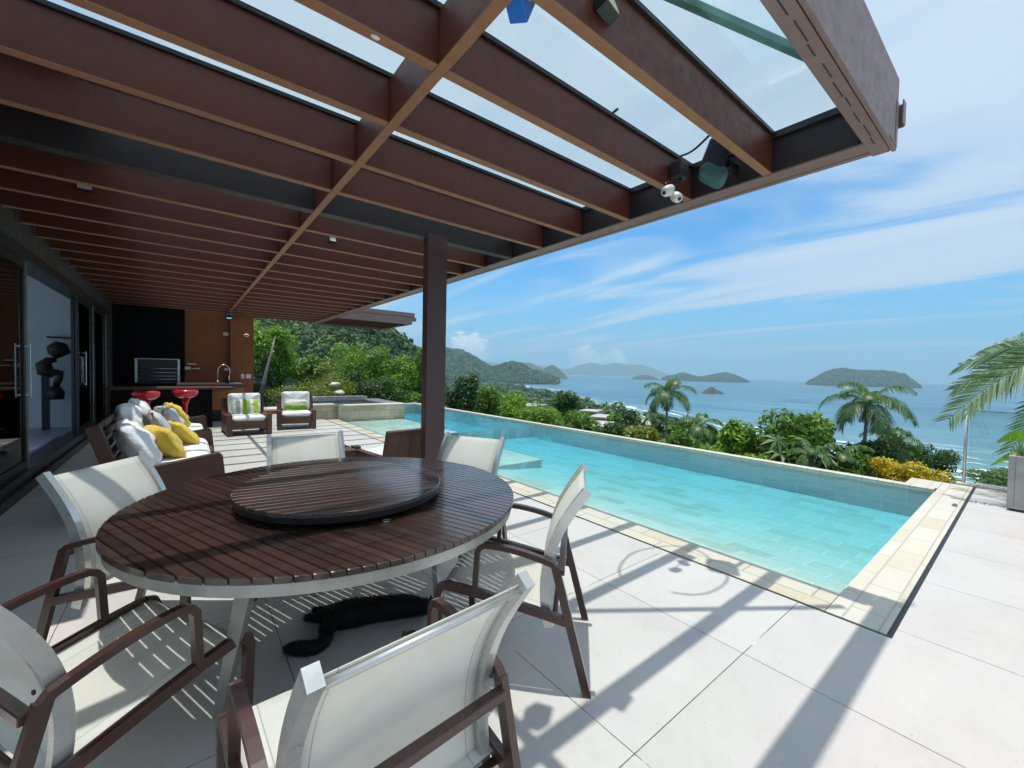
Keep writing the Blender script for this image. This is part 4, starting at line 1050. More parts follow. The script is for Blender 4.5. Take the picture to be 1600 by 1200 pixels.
def tree(px, py, rx, ry, depth, mat, lb, n=2200, ls=.22, lobes=10, name='broadleaf_tree', cat_='tree', grp=None, seed=0, aspect=.45, bark='bark', squash=1.0, lobe_r=.46):
    c = deep(px, py, depth); s = depth/F; RX, RZ = rx*s, ry*s; RY = RX*.9
    gz = ground_z(c.x, c.y)
    root = empty(name, (c.x, c.y, gz), 0, lb, cat_, grp)
    V, Fc, L = crown_mesh(c, RX, RY, RZ, n, ls, lobes, mat, aspect, seed, lobe_r=lobe_r)
    mesh_np('crown', V, Fc, mat, root)
    m = MB(); base = Vector((c.x, c.y, gz)); fork = Vector((c.x, c.y, max(gz+.2, c.z-RZ*.75))); h = (fork-base).length
    tr_ = max(.04, min(.28, RX*.07))
    m.tube([base, base.lerp(fork, .5)+Vector((.06*h*.3, 0, 0)), fork], [tr_*1.3, tr_, tr_*.8], 8)
    for l in L[:7]:
        e = c+Vector((l[0]*RX, l[1]*RY, l[2]*RZ)); mid = fork.lerp(e, .5)+Vector((0, 0, -.08*RZ)); m.tube([fork, mid, e], [tr_*.7, tr_*.45, tr_*.15], 6)
    m.build('trunk', bark, root); return root
def frond(mb, base, dirv, L, droop, nl=34, ll=.34, lw=.028, vup=.35, rr=.012, twist=0, hang=.25):
    """one pinnate palm leaf: curved rachis with two rows of narrow leaflets"""
    d = Vector(dirv).normalized(); up = Vector((0, 0, 1)); side0 = d.cross(up)
    if side0.length < .05: side0 = Vector((1, 0, 0))
    side0.normalize(); pts = []; p = Vector(base); el = math.asin(max(-1, min(1, d.z))); hd = Vector((d.x, d.y, 0)); hd = hd.normalized() if hd.length > 1e-4 else Vector((1, 0, 0))
    n = 18
    for i in range(n+1):
        pts.append(p.copy()); e = el-droop*((i/n)**1.4); p = p+(hd*math.cos(e)+up*math.sin(e))*(L/n)
    mb.tube(pts, [rr*(1-.85*i/n) for i in range(n+1)], 5)
    for k in range(nl):
        t = .12+.88*(k+.5)/nl; f_ = t*n; i = min(n-1, int(f_)); q = pts[i].lerp(pts[i+1], f_-i); tg = (pts[i+1]-pts[i]).normalized()
        sd = tg.cross(up).normalized() if abs(tg.z) < .98 else side0; nn = sd.cross(tg).normalized()
        l = ll*(math.sin(math.pi*min(1, t*.86+.12))**.7)*random.uniform(.85, 1.1)
        for s_ in (-1, 1):
            dd = (sd*s_*1.0+tg*(.55+.5*t)+nn*vup*(1-.5*t)+Vector(rng.normal(0, .05, 3))).normalized()
            a_ = q; m1 = q+dd*l*.5; m2 = q+dd*l-up*l*hang*(1 if nn.z > 0 else .3); w_ = dd.cross(nn).normalized()*lw*.5
            mb.add([a_-w_*.5, a_+w_*.5, m1+w_, m1-w_, m2], [(0, 1, 2, 3), (3, 2, 4)], True)
    return pts[-1]
def palm(px, py, depth, crown_px, lb, nf=13, px_base=None, mat='leaf_palm', seed=0, dead=4, name='palm_tree', grp=None, droop=1.9, lw=.055, nl=44):
    random.seed(seed); c = deep(px, py, depth); Lf = crown_px*depth/F*1.35; gz = ground_z(c.x, c.y)
    bx_ = deep(px_base, py, depth) if px_base else c
    root = empty(name, (bx_.x, bx_.y, gz), 0, lb, 'palm', grp)
    m = MB(); b0 = Vector((bx_.x, bx_.y, gz)); hh = c.z-gz
    m.tube([b0, b0.lerp(c, .35)+Vector((.03*hh, 0, 0)), b0.lerp(c, .75), c], [.12, .075, .06, .07], 10); m.build('trunk', 'bark_grey', root)
    for i in range(nf):
        a_ = 2*math.pi*(i*.382+seed*.13); el = R(75-95*((i+.5)/nf)**.9); m = MB()
        frond(m, c+Vector((0, 0, .05)), (math.cos(a_)*math.cos(el), math.sin(a_)*math.cos(el), math.sin(el)), Lf*random.uniform(.85, 1.1), droop*random.uniform(.8, 1.15), nl, Lf*.32, lw*.62, .25, .020, hang=.75)
        m.build('frond', mat, root)
    if dead:
        m = MB()
        for i in range(dead):
            a_ = random.uniform(0, 6.28); frond(m, c-Vector((0, 0, .1)), (math.cos(a_)*.5, math.sin(a_)*.5, -.6), Lf*.42, .6, 12, Lf*.10, .04, .1, .015)
        m.build('dead_fronds', 'leaf_dry', root)
    return root

GB = 'trees and bushes along the infinity edge'
palm(1357, 632, 17, 52, 'tall coconut palm standing against the sea in front of the long island', 14, 1342, seed=3)
palm(1043, 617, 24, 36, 'palm rising against the sea left of the small rock', 13, 1041, seed=5)
palm(1092, 668, 16, 34, 'short young palm just behind the infinity edge', 10, seed=8, dead=0)
palm(1268, 712, 12, 30, 'small low palm among the bushes left of the tall palm', 9, seed=9, dead=0)
palm(1312, 715, 13, 34, 'dark low palm with arching fronds under the tall palm', 10, seed=11, dead=0)
palm(1395, 690, 19, 34, 'low dark palm right of the tall palm trunk', 9, seed=12, dead=0)
TL = [  # px, py, rx, ry, depth, mat, label, n, leaf, lobes
 (1238, 705, 52, 48, 13.5, 'leaf_mid', 'broad bush at the middle of the pool edge', 2600, .26, 12),
 (1268, 672, 26, 26, 14.5, 'leaf_bright', 'bright light green top growing over the broad bush', 1200, .24, 7),
 (1176, 700, 30, 34, 15, 'leaf_mid', 'rounded green bush left of the broad bush', 1800, .2, 9),
 (1138, 692, 22, 34, 14, 'leaf_bright', 'upright bright green shrub behind the pool edge', 1300, .24, 8),
 (1062, 700, 34, 26, 13.5, 'leaf_mid', 'spreading green bush under the left palm', 2000, .17, 10),
 (1008, 688, 34, 24, 15, 'leaf_olive', 'leafy bush with large drooping leaves behind the pool', 1800, .18, 10),
 (958, 676, 26, 20, 19, 'leaf_dark', 'small dark tree in front of the white houses', 1700, .18, 9),
 (905, 668, 24, 22, 21, 'leaf_mid', 'green bush at the pool edge left of the houses', 1700, .2, 9),
 (884, 636, 22, 22, 34, 'leaf_dark', 'dark round tree standing before the surf', 1900, .28, 10),
 (845, 655, 34, 24, 24, 'leaf_bright', 'light green feathery tree beyond the pool', 2400, .2, 12),
 (795, 640, 34, 26, 27, 'leaf_bright', 'light green tree in the middle distance right of the post', 2300, .24, 12),
 (752, 628, 26, 30, 26, 'leaf_mid', 'green tree right of the brown post', 1900, .24, 10),
 (722, 620, 22, 38, 22, 'leaf_dark', 'tall dark tree close to the right side of the post', 1900, .24, 10),
 (1315, 730, 34, 26, 13, 'leaf_mid', 'dense bush at the foot of the tall palm', 1800, .18, 9),
 (1360, 715, 36, 26, 17, 'leaf_dark', 'dark leafy mass behind the tall palm trunk', 1900, .22, 10),
 (1402, 678, 15, 12, 22, 'leaf_dark', 'small dark round treetop to the right of the tall palm', 700, .2, 6),
 (1425, 708, 34, 17, 21, 'leaf_dark', 'flat topped dark tree above the yellow shrubs', 1300, .22, 9),
 (1468, 722, 26, 17, 21, 'leaf_dark', 'small spreading dark tree against the surf', 1100, .2, 8),
 (1565, 752, 40, 16, 16, 'leaf_mid', 'green bushes seen through the glass fence', 1600, .18, 9),
 (1190, 735, 60, 16, 12, 'leaf_bright', 'low bright shrubs right behind the middle of the pool edge', 1700, .16, 10),
 (1100, 712, 50, 12, 13, 'leaf_bright', 'low light green shrubs under the short palm', 1300, .16, 9),
]
for i, (px, py, rx, ry, dp, mt, lb, n, l_, lo) in enumerate(TL):
    tree(px, py, rx*1.08, ry*1.08, dp, mt, lb, int(n*1.9), l_*.74, int(lo*1.5), seed=i*7+1, grp=GB, name='shrub' if ry < 20 else 'broadleaf_tree', cat_='shrub' if ry < 20 else 'tree')
for i, (px, py, rx, ry, dp, lb) in enumerate(((1404, 739, 36, 20, 12, 'large yellow leaved croton shrub behind the pool corner'), (1457, 747, 27, 15, 12.5, 'smaller yellow leaved croton shrub next to the glass fence'))):
    tree(px, py, rx, ry, dp, 'leaf_yellow', lb, 3000, .10, 20, 'croton_shrub', 'shrub', 'yellow croton shrubs', seed=50+i, aspect=.4)
bush = [o for o in COL.objects if o.get('label') == 'broad bush at the middle of the pool edge'][0]
m = MB(); random.seed(21)
for i in range(16):
    c = deep(1238+random.uniform(-55, 55), 706+random.uniform(-30, 38), 12.9+random.uniform(-.3, .3)); up0 = Vector((random.uniform(-.5, .5)-.4, random.uniform(-.6, .2)-.2, 1)).normalized()
    e1 = up0.cross(Vector((0, 1, .3))).normalized(); e2 = up0.cross(e1)
    for k in range(9):
        a_ = 2*math.pi*k/9+random.uniform(-.1, .1); d = e1*math.cos(a_)+e2*math.sin(a_); L_ = random.uniform(.42, .58); w_ = up0.cross(d)*.055
        m.add([c, c+d*L_*.5+w_+up0*.02, c+d*L_-up0*.20, c+d*L_*.5-w_+up0*.02], [(0, 1, 2, 3)], True)
m.build('hand_leaves', 'leaf_palm_pale', bush)
GL = 'trees behind the terrace'
TL2 = [
 (415, 548, 36, 46, 24, 'leaf_bright', 'leafy tree hanging over the brown wall corner', 3200, .26, 14),
 (450, 588, 40, 42, 26, 'leaf_mid', 'dense green tree behind the dead grey trunk', 3200, .26, 14),
 (405, 590, 26, 40, 23, 'leaf_dark', 'dark foliage just right of the brown wall', 2000, .22, 10),
 (485, 596, 40, 34, 27, 'leaf_olive', 'olive green bushy tree in the middle of the garden', 3000, .2, 14),
 (462, 622, 44, 20, 22, 'leaf_olive', 'low olive shrubs above the armchairs', 2400, .15, 12),
 (515, 612, 36, 24, 24, 'leaf_olive', 'yellowish green shrub left of the hot tub', 2200, .16, 12),
 (548, 575, 34, 34, 34, 'leaf_bright', 'bright green tree above the hot tub', 2800, .28, 13),
 (590, 578, 34, 34, 34, 'leaf_mid', 'round topped green tree below the canopy tip', 2800, .28, 13),
 (628, 590, 28, 40, 33, 'leaf_bright', 'feathery bright green tree left of the post', 2600, .26, 13),
 (655, 600, 22, 46, 34, 'leaf_mid', 'green bamboo like tree partly behind the post', 2200, .26, 12),
 (560, 612, 30, 26, 26, 'leaf_dark', 'dark tree directly behind the hot tub', 2400, .22, 11),
 (600, 618, 32, 24, 27, 'leaf_dark', 'dark green thicket right of the hot tub', 2400, .22, 11),
 (640, 630, 24, 20, 28, 'leaf_mid', 'low green bush at the far pool corner', 1700, .2, 9),
]
for i, (px, py, rx, ry, dp, mt, lb, n, l_, lo) in enumerate(TL2):
    tree(px, py, rx*1.25, ry*1.22, dp, mt, lb, int(n*1.7), l_*.78, int(lo*1.6), seed=i*5+100, grp=GL, lobe_r=.36)
m = MB(); p0 = deep(403, 632, 18); p1 = deep(414, 590, 18); p2 = deep(423, 555, 18.2); p3 = deep(430, 526, 18.4)
m.tube([p0, p1, p2, p3], [.085, .07, .05, .02], 8)
o = m.build('dead_trunk', 'bark_grey'); tag(o, 'bare grey leaning dead trunk in front of the garden trees', 'dead tree')
for (px, py, lb) in ((523, 601, 'upper pale boulder among the shrubs left of the hot tub'), (530, 614, 'lower pale boulder right above the hot tub rim')):
    m = MB(); c = deep(px, py, 22); m.cushion((.55, .5, .28), Matrix.Translation(c), 9, .8, .06, px); o = m.build('boulder', 'coping_stone_end'); tag(o, lb, 'boulder')

# potted palm at the right edge
pl = empty('planter', (7.4, -.15, 0), 0, 'square grey concrete planter at the right picture edge', 'planter')
m = MB(); t = .05
m.box((7.05, -.45, .03), (7.65, .147, .06)); m.box((7.05, .097, .06), (7.65, .147, .60), .004); m.box((7.05, -.45, .06), (7.65, -.40, .60), .004); m.box((7.05, -.399, .06), (7.10, .096, .60), .004); m.box((7.60, -.399, .06), (7.65, .096, .60), .004)
m.build('box', 'concrete', pl)
m = MB(); m.box((7.11, -.39, .06), (7.59, .09, .56)); m.build('soil', 'soil', pl)
m = MB(); m.box((7.07, -.43, 0), (7.63, .127, .029)); m.build('foot', 'plastic_black', pl)
pp = empty('potted_palm', (7.5, -.8, 0), 0, 'pale green date palm whose fronds arch in over the planter from the right', 'palm')
pc = Vector((7.5, -.8, 1.75)); random.seed(4)
m = MB(); m.tube([(7.5, -.8, 0), (7.5, -.8, 1.75)], [.14, .11], 12); m.build('trunk', 'bark_grey', pp)
def aim_frond(tip, mid_h, nl=40, mat='leaf_palm_pale', ll=.42, lw=.022):
    """frond from the crown through a high middle to the given tip"""
    m = MB(); tip = Vector(tip); base = pc.copy(); mid = base.lerp(tip, .5)+Vector((0, 0, mid_h)); up = Vector((0, 0, 1))
    pts = bez([base, mid, tip], 18); n = 18
    m.tube(pts, [.014*(1-.85*i/n) for i in range(n+1)], 6)
    for k in range(nl):
        t = .15+.85*(k+.5)/nl; f_ = t*n; i = min(n-1, int(f_)); q = pts[i].lerp(pts[i+1], f_-i); tg = (pts[i+1]-pts[i]).normalized(); sd = tg.cross(up).normalized(); nn = sd.cross(tg).normalized()
        l = ll*(math.sin(math.pi*min(1, t*.66+.2))**.8)*random.uniform(.85, 1.1)
        for s_ in (-1, 1):
            dd = (sd*s_*.75+nn*s_*.62+tg*(.55+.45*t)+Vector(rng.normal(0, .05, 3))).normalized(); m1 = q+dd*l*.5; m2 = q+dd*l-up*l*.07; w_ = dd.cross(Vector((1, -.1, -.05))+Vector(rng.normal(0, .35, 3))).normalized()*lw*.5
            m.add([q-w_*.5, q+w_*.5, m1+w_, m1-w_, m2], [(0, 1, 2, 3), (3, 2, 4)], True)
    m.build('frond', mat, pp)
for tp, mh in ((deep(1500, 572, 5.8), .42), (deep(1490, 608, 5.4), .45), (deep(1482, 655, 5.0), .72), (deep(1578, 705, 4.8), .80), (deep(1540, 545, 6.2), .34), (deep(1515, 640, 5.6), .66), (deep(1530, 590, 5.9), .5), (deep(1620, 700, 5.2), .7), (deep(1700, 540, 5), .6), (deep(1650, 480, 6.2), .3)):
    aim_frond(tp, mh, 54, 'leaf_palm_pale', .40, .024)
for a_ in (200, 240, 280, 320, 0): aim_frond(pc+Vector((math.cos(R(a_))*1.6, math.sin(R(a_))*1.6, -.2)), .7, 26)
bn = empty('broad_leaf_plant', (7.5, -.1, .56), 0, 'bright green plant with broad pointed leaves sticking out of the planter', 'plant')
def broad(p0, p1, wd, sag, nm='leaf'):
    p0, p1 = Vector(p0), Vector(p1); m = MB(); n = 12; sd = ((p1-p0).cross(Vector((0, 0, 1))).normalized()*.5+Vector((0, 0, .85))).normalized(); vs = []
    for i in range(n+1):
        t = i/n; c = p0.lerp(p1, t)+Vector((0, 0, sag*math.sin(math.pi*t))); w_ = wd*math.sin(math.pi*min(1, t**.75))+.004
        vs += [c-sd*w_+Vector((0, 0, w_*.45)), c, c+sd*w_+Vector((0, 0, w_*.45))]
    fs = [(i*3+k, i*3+k+1, i*3+k+4, i*3+k+3) for i in range(n) for k in range(2)]; m.add(vs, fs, True); m.build(nm, 'leaf_banana', bn)
broad((7.5, -.1, .62), at(1556, 692, 7.2, 0), .07, .1); broad((7.5, -.1, .58), at(1547, 728, 7.3, 0), .05, .06); broad((7.5, -.1, .6), (7.2, -.7, 1.1), .07, .1)

# ------------------------------------------------------------------ far land, built in polar strips round the terrace
def phi_of(px):
    d = ray(px, 590); return math.atan2(d.y, d.x)
def az_pt(ph, r, z): return (r*math.cos(ph), r*math.sin(ph), z)
SEA = -60.0
# shoreline: (pixel column, radius)
def shore_r(px, py): p = at(px, py, SEA); return math.atan2(p.y, p.x), math.hypot(p.x, p.y)
SH = sorted([shore_r(*a) for a in ((1700, 778), (1600, 772), (1500, 757), (1400, 742), (1300, 724), (1130, 690), (1050, 662), (975, 645), (915, 634), (875, 617), (835, 611), (805, 603), (785, 597), (768, 593))])
def shore(ph):
    if ph <= SH[0][0]: return SH[0][1]
    if ph >= SH[-1][0]: return 3600
    for (a0, r0), (a1, r1) in zip(SH, SH[1:]):
        if a0 <= ph <= a1:
            t = (ph-a0)/(a1-a0); return math.exp(math.log(r0)*(1-t)+math.log(r1)*t)
# terrain sheet with tree canopy bumps
A0, A1 = R(-18), R(150); NA = 700; NR = 190
V = []
for i in range(NA+1):
    ph = A0+(A1-A0)*i/NA; rs = shore(ph)-22
    for j in range(NR+1):
        t = j/NR; r = 9*(rs/9)**t if rs > 9 else 9
        x, y = r*math.cos(ph), r*math.sin(ph); z = ground_z(x, y)
        if math.degrees(ph) > 62 and r > 30:
            kk = min(1, (math.degrees(ph)-62)/10); z = z*(1-kk)+kk*(-1.5-(r-30)*.03)
            z = max(z, -50)
        if r > 38:
            cell = 6.5 if r < 600 else 14
            q = mn.voronoi(Vector((x/cell, y/cell, .3)))[0]; hgt = (1-min(1, q[0]*1.15)**2)*cell*.62
            f_ = min(1, (r-38)/30); edge = min(1, max(0, (rs-r)/25)); cover = mn.noise(Vector((x/60, y/60, 5)))
            z += hgt*f_*edge*(1.0 if cover > -.35 else .25)+1.2*mn.noise(Vector((x/2.5, y/2.5, 1)))*f_*edge
        V.append((x, y, z))
V = np.array(V); I = np.arange((NA+1)*(NR+1)).reshape(NA+1, NR+1)
Fc = np.stack([I[:-1, :-1], I[1:, :-1], I[1:, 1:], I[:-1, 1:]], -1).reshape(-1, 4)[:, ::-1]
tag(mesh_np('terrain', V, Fc, 'forest'), kind='structure')
rr_ = np.hypot(V[:, 0], V[:, 1]); ph_ = np.degrees(np.arctan2(V[:, 1], V[:, 0])); rsh = np.array([shore(A0+(A1-A0)*i/NA) for i in range(NA+1)]).repeat(NR+1)
cov = np.array([mn.noise(Vector((v[0]/45, v[1]/45, 5))) for v in V[::1]])
okm = np.where((rr_ > 55) & (rr_ < np.minimum(rsh-36-np.maximum(0, rsh-500)*.09, 1700)) & (ph_ < 66) & (ph_ > -8) & (cov > -.28))[0]
gg = np.random.default_rng(3); ch_ = gg.choice(okm, 5200, replace=False); P_ = V[ch_]; R_ = np.clip(rr_[ch_]*.016, 2.2, 9)
FORESTS = (P_, R_)
# ground under the terrace block
m = MB(); m.prism([(14*math.cos(t), 14*math.sin(t)) for t in np.linspace(0, 2*math.pi, 40, endpoint=False)], -3.9, -3.3); struct('ground', m, 'soil')
# beach
V = []; n = 260
for i in range(n+1):
    ph = A0+(R(64)-A0)*i/n; rs = shore(ph); wv = 2.5*math.sin(i*.35)+1.5*math.sin(i*.9)
    wd = 30+max(0, rs-500)*.09
    for dr, z in ((-wd, -57.0), (-wd*.4, -58.6), (-2+wv, -59.6), (12, -60.6)): V.append(az_pt(ph, rs+dr, z))
V = np.array(V); I = np.arange((n+1)*4).reshape(n+1, 4)
Fc = np.stack([I[:-1, :-1], I[1:, :-1], I[1:, 1:], I[:-1, 1:]], -1).reshape(-1, 4)[:, ::-1]
tag(mesh_np('beach', V, Fc, 'sand'), kind='structure')
# rows of breaking surf following the shore
V = []; Fs = []; o_ = 0
for (d0, w0, sd) in ((3, 8, 0), (18, 8, 1), (38, 11, 2), (64, 11, 3), (100, 9, 4), (135, 6, 5)):
    for i in range(n+1):
        ph = A0+(R(55)-A0)*i/n; rs = shore(ph); k = (rs/380)**.8
        x = mn.noise(Vector((i*.06, sd*7.3, 0)))*20*k+mn.noise(Vector((i*.25, sd*3.1, 4)))*4; w_ = w0*max(.04, .55+2.4*mn.noise(Vector((i*.16, sd*5.0+2, 9))))*k
        V += [az_pt(ph, rs+d0*k+x, -59.75+.05*sd), az_pt(ph, rs+d0*k+x+w_, -59.7+.05*sd)]
    for i in range(n): a_ = o_+2*i; Fs.append((a_, a_+1, a_+3, a_+2))
    o_ += 2*(n+1)
tag(mesh_np('surf', np.array(V), np.array(Fs), 'surf_foam', smooth=False), kind='stuff')
# sea sheet to the horizon
RS = 9200
m = MB(); m.v = [(RS*math.cos(t), RS*math.sin(t), SEA) for t in np.linspace(0, 2*math.pi, 180, endpoint=False)]; m.f = [tuple(range(180))]; m.sm = [False]
struct('sea', m, 'sea_water')

def forest(P, rad, cards, ls, mat, seed, flat=.75):
    """countless tree crowns as domes of leaf clumps on the given ground points"""
    g = np.random.default_rng(seed); n = len(P); rad = np.broadcast_to(rad, (n,))*g.uniform(.6, 1.35, n); N_ = n*cards
    idx = np.repeat(np.arange(n), cards); d = g.normal(0, 1, (N_, 3)); d[:, 2] = np.abs(d[:, 2])*1.1-.15; d /= np.linalg.norm(d, axis=1)[:, None]
    r = rad[idx]*(.78+.3*g.random(N_)); C_ = P[idx]+np.stack([np.zeros(N_), np.zeros(N_), rad[idx]*.25], 1)
    c = C_+d*r[:, None]*np.array([1, 1, flat]); nrm = d+g.normal(0, .35, (N_, 3)); nrm /= np.linalg.norm(nrm, axis=1)[:, None]
    t = np.cross(nrm, g.normal(0, 1, (N_, 3))); t /= np.linalg.norm(t, axis=1)[:, None]; b_ = np.cross(nrm, t); s_ = (rad[idx]*ls*g.uniform(.6, 1.3, N_))[:, None]
    V = np.stack([c+t*s_, c+b_*s_*.8, c-t*s_, c-b_*s_*.8], 1).reshape(-1, 3)
    o = mesh_np('forest', V, np.arange(4*N_).reshape(-1, 4), mat); return tag(o, kind='stuff')
def ridge(name, prof, dist, depth, mat='forest', bump=6, cell=25, base=SEA, lb=None, cat_=None, nr=60, step=1.2, rough=0, grp=None, trees=None):
    """hill or island: its skyline follows elevation angles, with real depth and canopy relief"""
    x0, x1 = prof[0][0], prof[-1][0]; nx = max(24, int((x1-x0)/step)); V = []
    for i in range(nx+1):
        px = x0+(x1-x0)*i/nx
        for (a0, b0), (a1, b1) in zip(prof, prof[1:]):
            if a0 <= px <= a1: tt = (px-a0)/(a1-a0); py = b0*(1-tt)+b1*tt; break
        d = ray(px, py); hl = math.hypot(d.x, d.y); top = CAM.z+d.z/hl*dist; ph = math.atan2(d.y, d.x)
        for j in range(nr+1):
            u = j/nr*2-1; r = dist+u*depth*(1 if u < 0 else .6)
            hgt = max(0, top-base)*math.cos(u*math.pi/2)**.8
            x, y = r*math.cos(ph), r*math.sin(ph)
            q = mn.voronoi(Vector((x/cell, y/cell, .7)))[0]; bz = (1-min(1, q[0]*1.1)**2)*bump
            bz += mn.noise(Vector((x/(cell*6), y/(cell*6), 2)))*bump*1.6+mn.noise(Vector((x/(cell*.4), y/(cell*.4), 2)))*bump*.35+rough*mn.noise(Vector((x/12, y/12, 7)))
            k = min(1, hgt/(bump*3+1e-6)); V.append((x, y, base-1+hgt+(bz-bump*.9)*k))
    V = np.array(V); I = np.arange((nx+1)*(nr+1)).reshape(nx+1, nr+1)
    Fc = np.stack([I[:-1, :-1], I[1:, :-1], I[1:, 1:], I[:-1, 1:]], -1).reshape(-1, 4)[:, ::-1]
    if (x1 > x0): Fc = Fc[:, ::-1]
    o = mesh_np(name, V, Fc, mat)
    if lb: tag(o, lb, cat_, grp)
    else: tag(o, kind='structure')
    if trees:
        g = np.random.default_rng(int(dist)); ok = np.where(V[:, 2] > base+4)[0]; ok = ok[(ok % (nr+1)) < nr*.62]
        ct = min(trees[0], len(ok)); P = V[g.choice(ok, ct, replace=False)]; h = ct//2
        forest(P[:h], trees[1], trees[2], trees[3], 'leaf_forest', 1); forest(P[h:], trees[1]*.85, trees[2], trees[3], 'leaf_forest_light', 2)
    return o
ridge('hill', [(250, 470), (340, 470), (400, 488), (450, 496), (500, 503), (545, 510), (575, 512), (600, 527), (625, 541), (645, 553), (668, 572), (690, 592)], 420, 330, bump=5.5, cell=8, base=-40, nr=110, step=1.4, trees=(5200, 4.6, 46, .26))
ridge('hill', [(600, 548), (640, 551), (665, 547), (700, 546), (722, 550), (740, 559), (760, 571), (778, 584), (790, 596)], 2900, 900, bump=18, cell=70, trees=(6000, 11, 7, .6))
ridge('hill', [(735, 592), (760, 578), (785, 570), (800, 566), (812, 568), (832, 578), (850, 583), (872, 592)], 2600, 500, bump=12, cell=50, trees=(4500, 10, 7, .6))
ridge('hill', [(768, 590), (795, 572), (812, 565), (830, 568), (850, 576), (862, 586)], 5200, 500, bump=18, cell=40)
ridge('hill', [(838, 592), (846, 577), (858, 571), (866, 572), (877, 580), (887, 590)], 4200, 300, bump=14, cell=30)
ridge('hill', [(700, 560), (780, 566), (850, 571), (885, 577), (905, 570), (925, 566), (945, 570), (958, 566), (975, 569), (1005, 570), (1025, 577), (1050, 588)], 13200, 700, bump=14, cell=120)
GI = 'islands on the horizon'
ridge('island', [(983, 594), (990, 589), (1000, 586), (1012, 586), (1022, 588), (1034, 594)], 5200, 250, bump=8, cell=30, lb='small low island left of the double humped one', cat_='island', grp=GI)
ridge('island', [(1030, 596), (1042, 588), (1056, 586), (1068, 583), (1080, 587), (1095, 590), (1110, 587), (1122, 584), (1135, 583), (1148, 587), (1160, 592), (1172, 599)], 5000, 300, bump=9, cell=60, trees=(2400, 11, 6, .6), lb='double humped green island in the middle of the horizon', cat_='island', grp=GI)
ridge('island', [(1257, 603), (1266, 596), (1280, 588), (1293, 581), (1306, 578), (1318, 577), (1332, 580), (1350, 581), (1375, 581), (1398, 582), (1412, 586), (1425, 595), (1440, 607)], 4800, 420, bump=10, cell=70, trees=(3600, 12, 6, .6), lb='long flat topped island on the right of the horizon', cat_='island', grp=GI)
ridge('rock_islet', [(1090, 620), (1097, 613), (1102, 609), (1109, 604), (1114, 604), (1119, 608), (1126, 611), (1131, 615), (1136, 617), (1142, 616), (1149, 620)], 1600, 40, mat='rock', bump=2.2, cell=10, lb='bare brown rock islet in the sea in front of the islands', cat_='rock', step=.6, nr=24)

forest(FORESTS[0][:2600], FORESTS[1][:2600], 40, .27, 'leaf_forest', 5); forest(FORESTS[0][2600:], FORESTS[1][2600:], 40, .27, 'leaf_forest_light', 6)
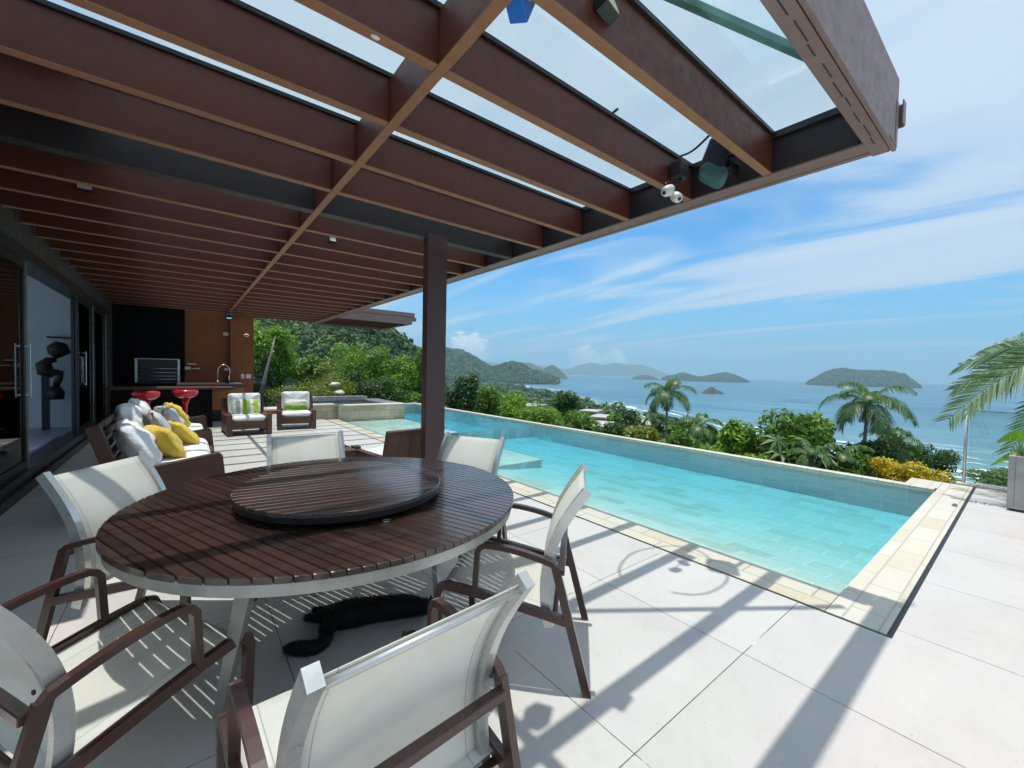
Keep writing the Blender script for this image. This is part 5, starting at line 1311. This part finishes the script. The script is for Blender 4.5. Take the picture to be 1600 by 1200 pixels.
# villa roofs down by the beach
def villa(px, py, depth, w_, d_, h_, lb, flat=True):
    c = deep(px, py, depth); gz = c.z-h_; rz = R(25)
    root = empty('beach_house', (c.x, c.y, gz), 0, lb, 'house', 'houses by the beach'); T0 = TRS((c.x, c.y, gz), 0, 0, rz)
    m = MB(); m.box((-w_/2, -d_/2, -14), (w_/2, d_/2, h_), 0, T0); m.build('wall', 'house_white', root)
    m = MB()
    if flat: m.box((-w_/2-.8, -d_/2-.8, h_), (w_/2+.8, d_/2+.8, h_+.5), 0, T0)
    else:
        vs = [(-w_/2-.6, -d_/2-.6, h_), (w_/2+.6, -d_/2-.6, h_), (w_/2+.6, d_/2+.6, h_), (-w_/2-.6, d_/2+.6, h_), (-w_/4, 0, h_+2.6), (w_/4, 0, h_+2.6)]
        m.add([T0 @ Vector(v) for v in vs], [(0, 1, 5, 4), (1, 2, 5), (2, 3, 4, 5), (3, 0, 4), (3, 2, 1, 0)])
    m.build('roof', 'house_roof', root)
    m = MB()
    for i in range(3):
        for (yy, s_) in ((-d_/2-.06, 1), (d_/2+.02, 1)): m.box((-w_/2+w_*(i+.25)/3, yy, h_*.35), (-w_/2+w_*(i+.75)/3, yy+.04, h_*.8), 0, T0)
    for (xx) in (-w_/2-.06, w_/2+.02): m.box((xx, -d_/4, h_*.35), (xx+.04, d_/4, h_*.8), 0, T0)
    m.build('windows', 'window_dark', root)
for a in ((924, 643, 150, 7, 5, 3, 'grey roofed beach house just before the surf', True), (944, 652, 135, 9, 6, 4, 'white flat roofed house above the pool edge', True), (928, 664, 95, 9, 6, 4, 'pale house half hidden behind the bushes', True),
          (968, 664, 120, 11, 7, 4, 'low white house right of the dark tree', True), (831, 634, 190, 14, 8, 4, 'long pale roof among the trees of the plain', True), (1000, 660, 150, 10, 8, 4, 'small house below the left palm', False)):
    villa(*a)
# roadside palms and trees by the beach, far enough to need only a crown and a trunk
k = 0
for (px, py, dp, kind) in ((995, 652, 110, 1), (1012, 655, 120, 1), (985, 655, 100, 0), (960, 655, 120, 0), (1030, 662, 100, 0), (1052, 668, 90, 0), (975, 648, 140, 0), (1110, 682, 80, 0), (1150, 690, 80, 0)):
    k += 1
    if kind: palm(px, py, dp, 8, ('first' if k == 1 else 'second')+' of two small distant palms near the surf', 9, seed=30+k, dead=0, lw=.4, nl=14)
LBL = ['dark treetop among the beach houses', 'green treetop left of the small distant palms', 'round treetop below the left palm crown', 'treetop before the surf under the left palm', 'small treetop nearest the surf by the houses', 'distant treetop behind the short young palm', 'distant treetop between the short palm and the broad bush']
k = 0
for (px, py, dp) in ((985, 657, 100), (962, 657, 120), (1030, 664, 100), (1054, 670, 90), (975, 650, 140), (1112, 684, 80), (1150, 690, 80)):
    tree(px, py, 14, 9, dp, ('leaf_dark', 'leaf_mid')[k % 2], LBL[k], 800, dp*.012, 7, seed=200+k, grp='treetops down by the beach'); k += 1

# ------------------------------------------------------------------ humid air
b = NB('haze_air'); pv = b.n('ShaderNodeVolumePrincipled'); pv.inputs['Color'].default_value = (.54, .83, 1, 1); pv.inputs['Density'].default_value = 1.3e-4; pv.inputs['Anisotropy'].default_value = .2
b.l(pv.outputs[0], b.out.inputs['Volume'])
HAZE = True
if HAZE:
    m = MB(); m.box((-14500, -14500, -62.5), (14500, 14500, 760)); o = m.build('haze', 'haze_air'); tag(o, kind='stuff')
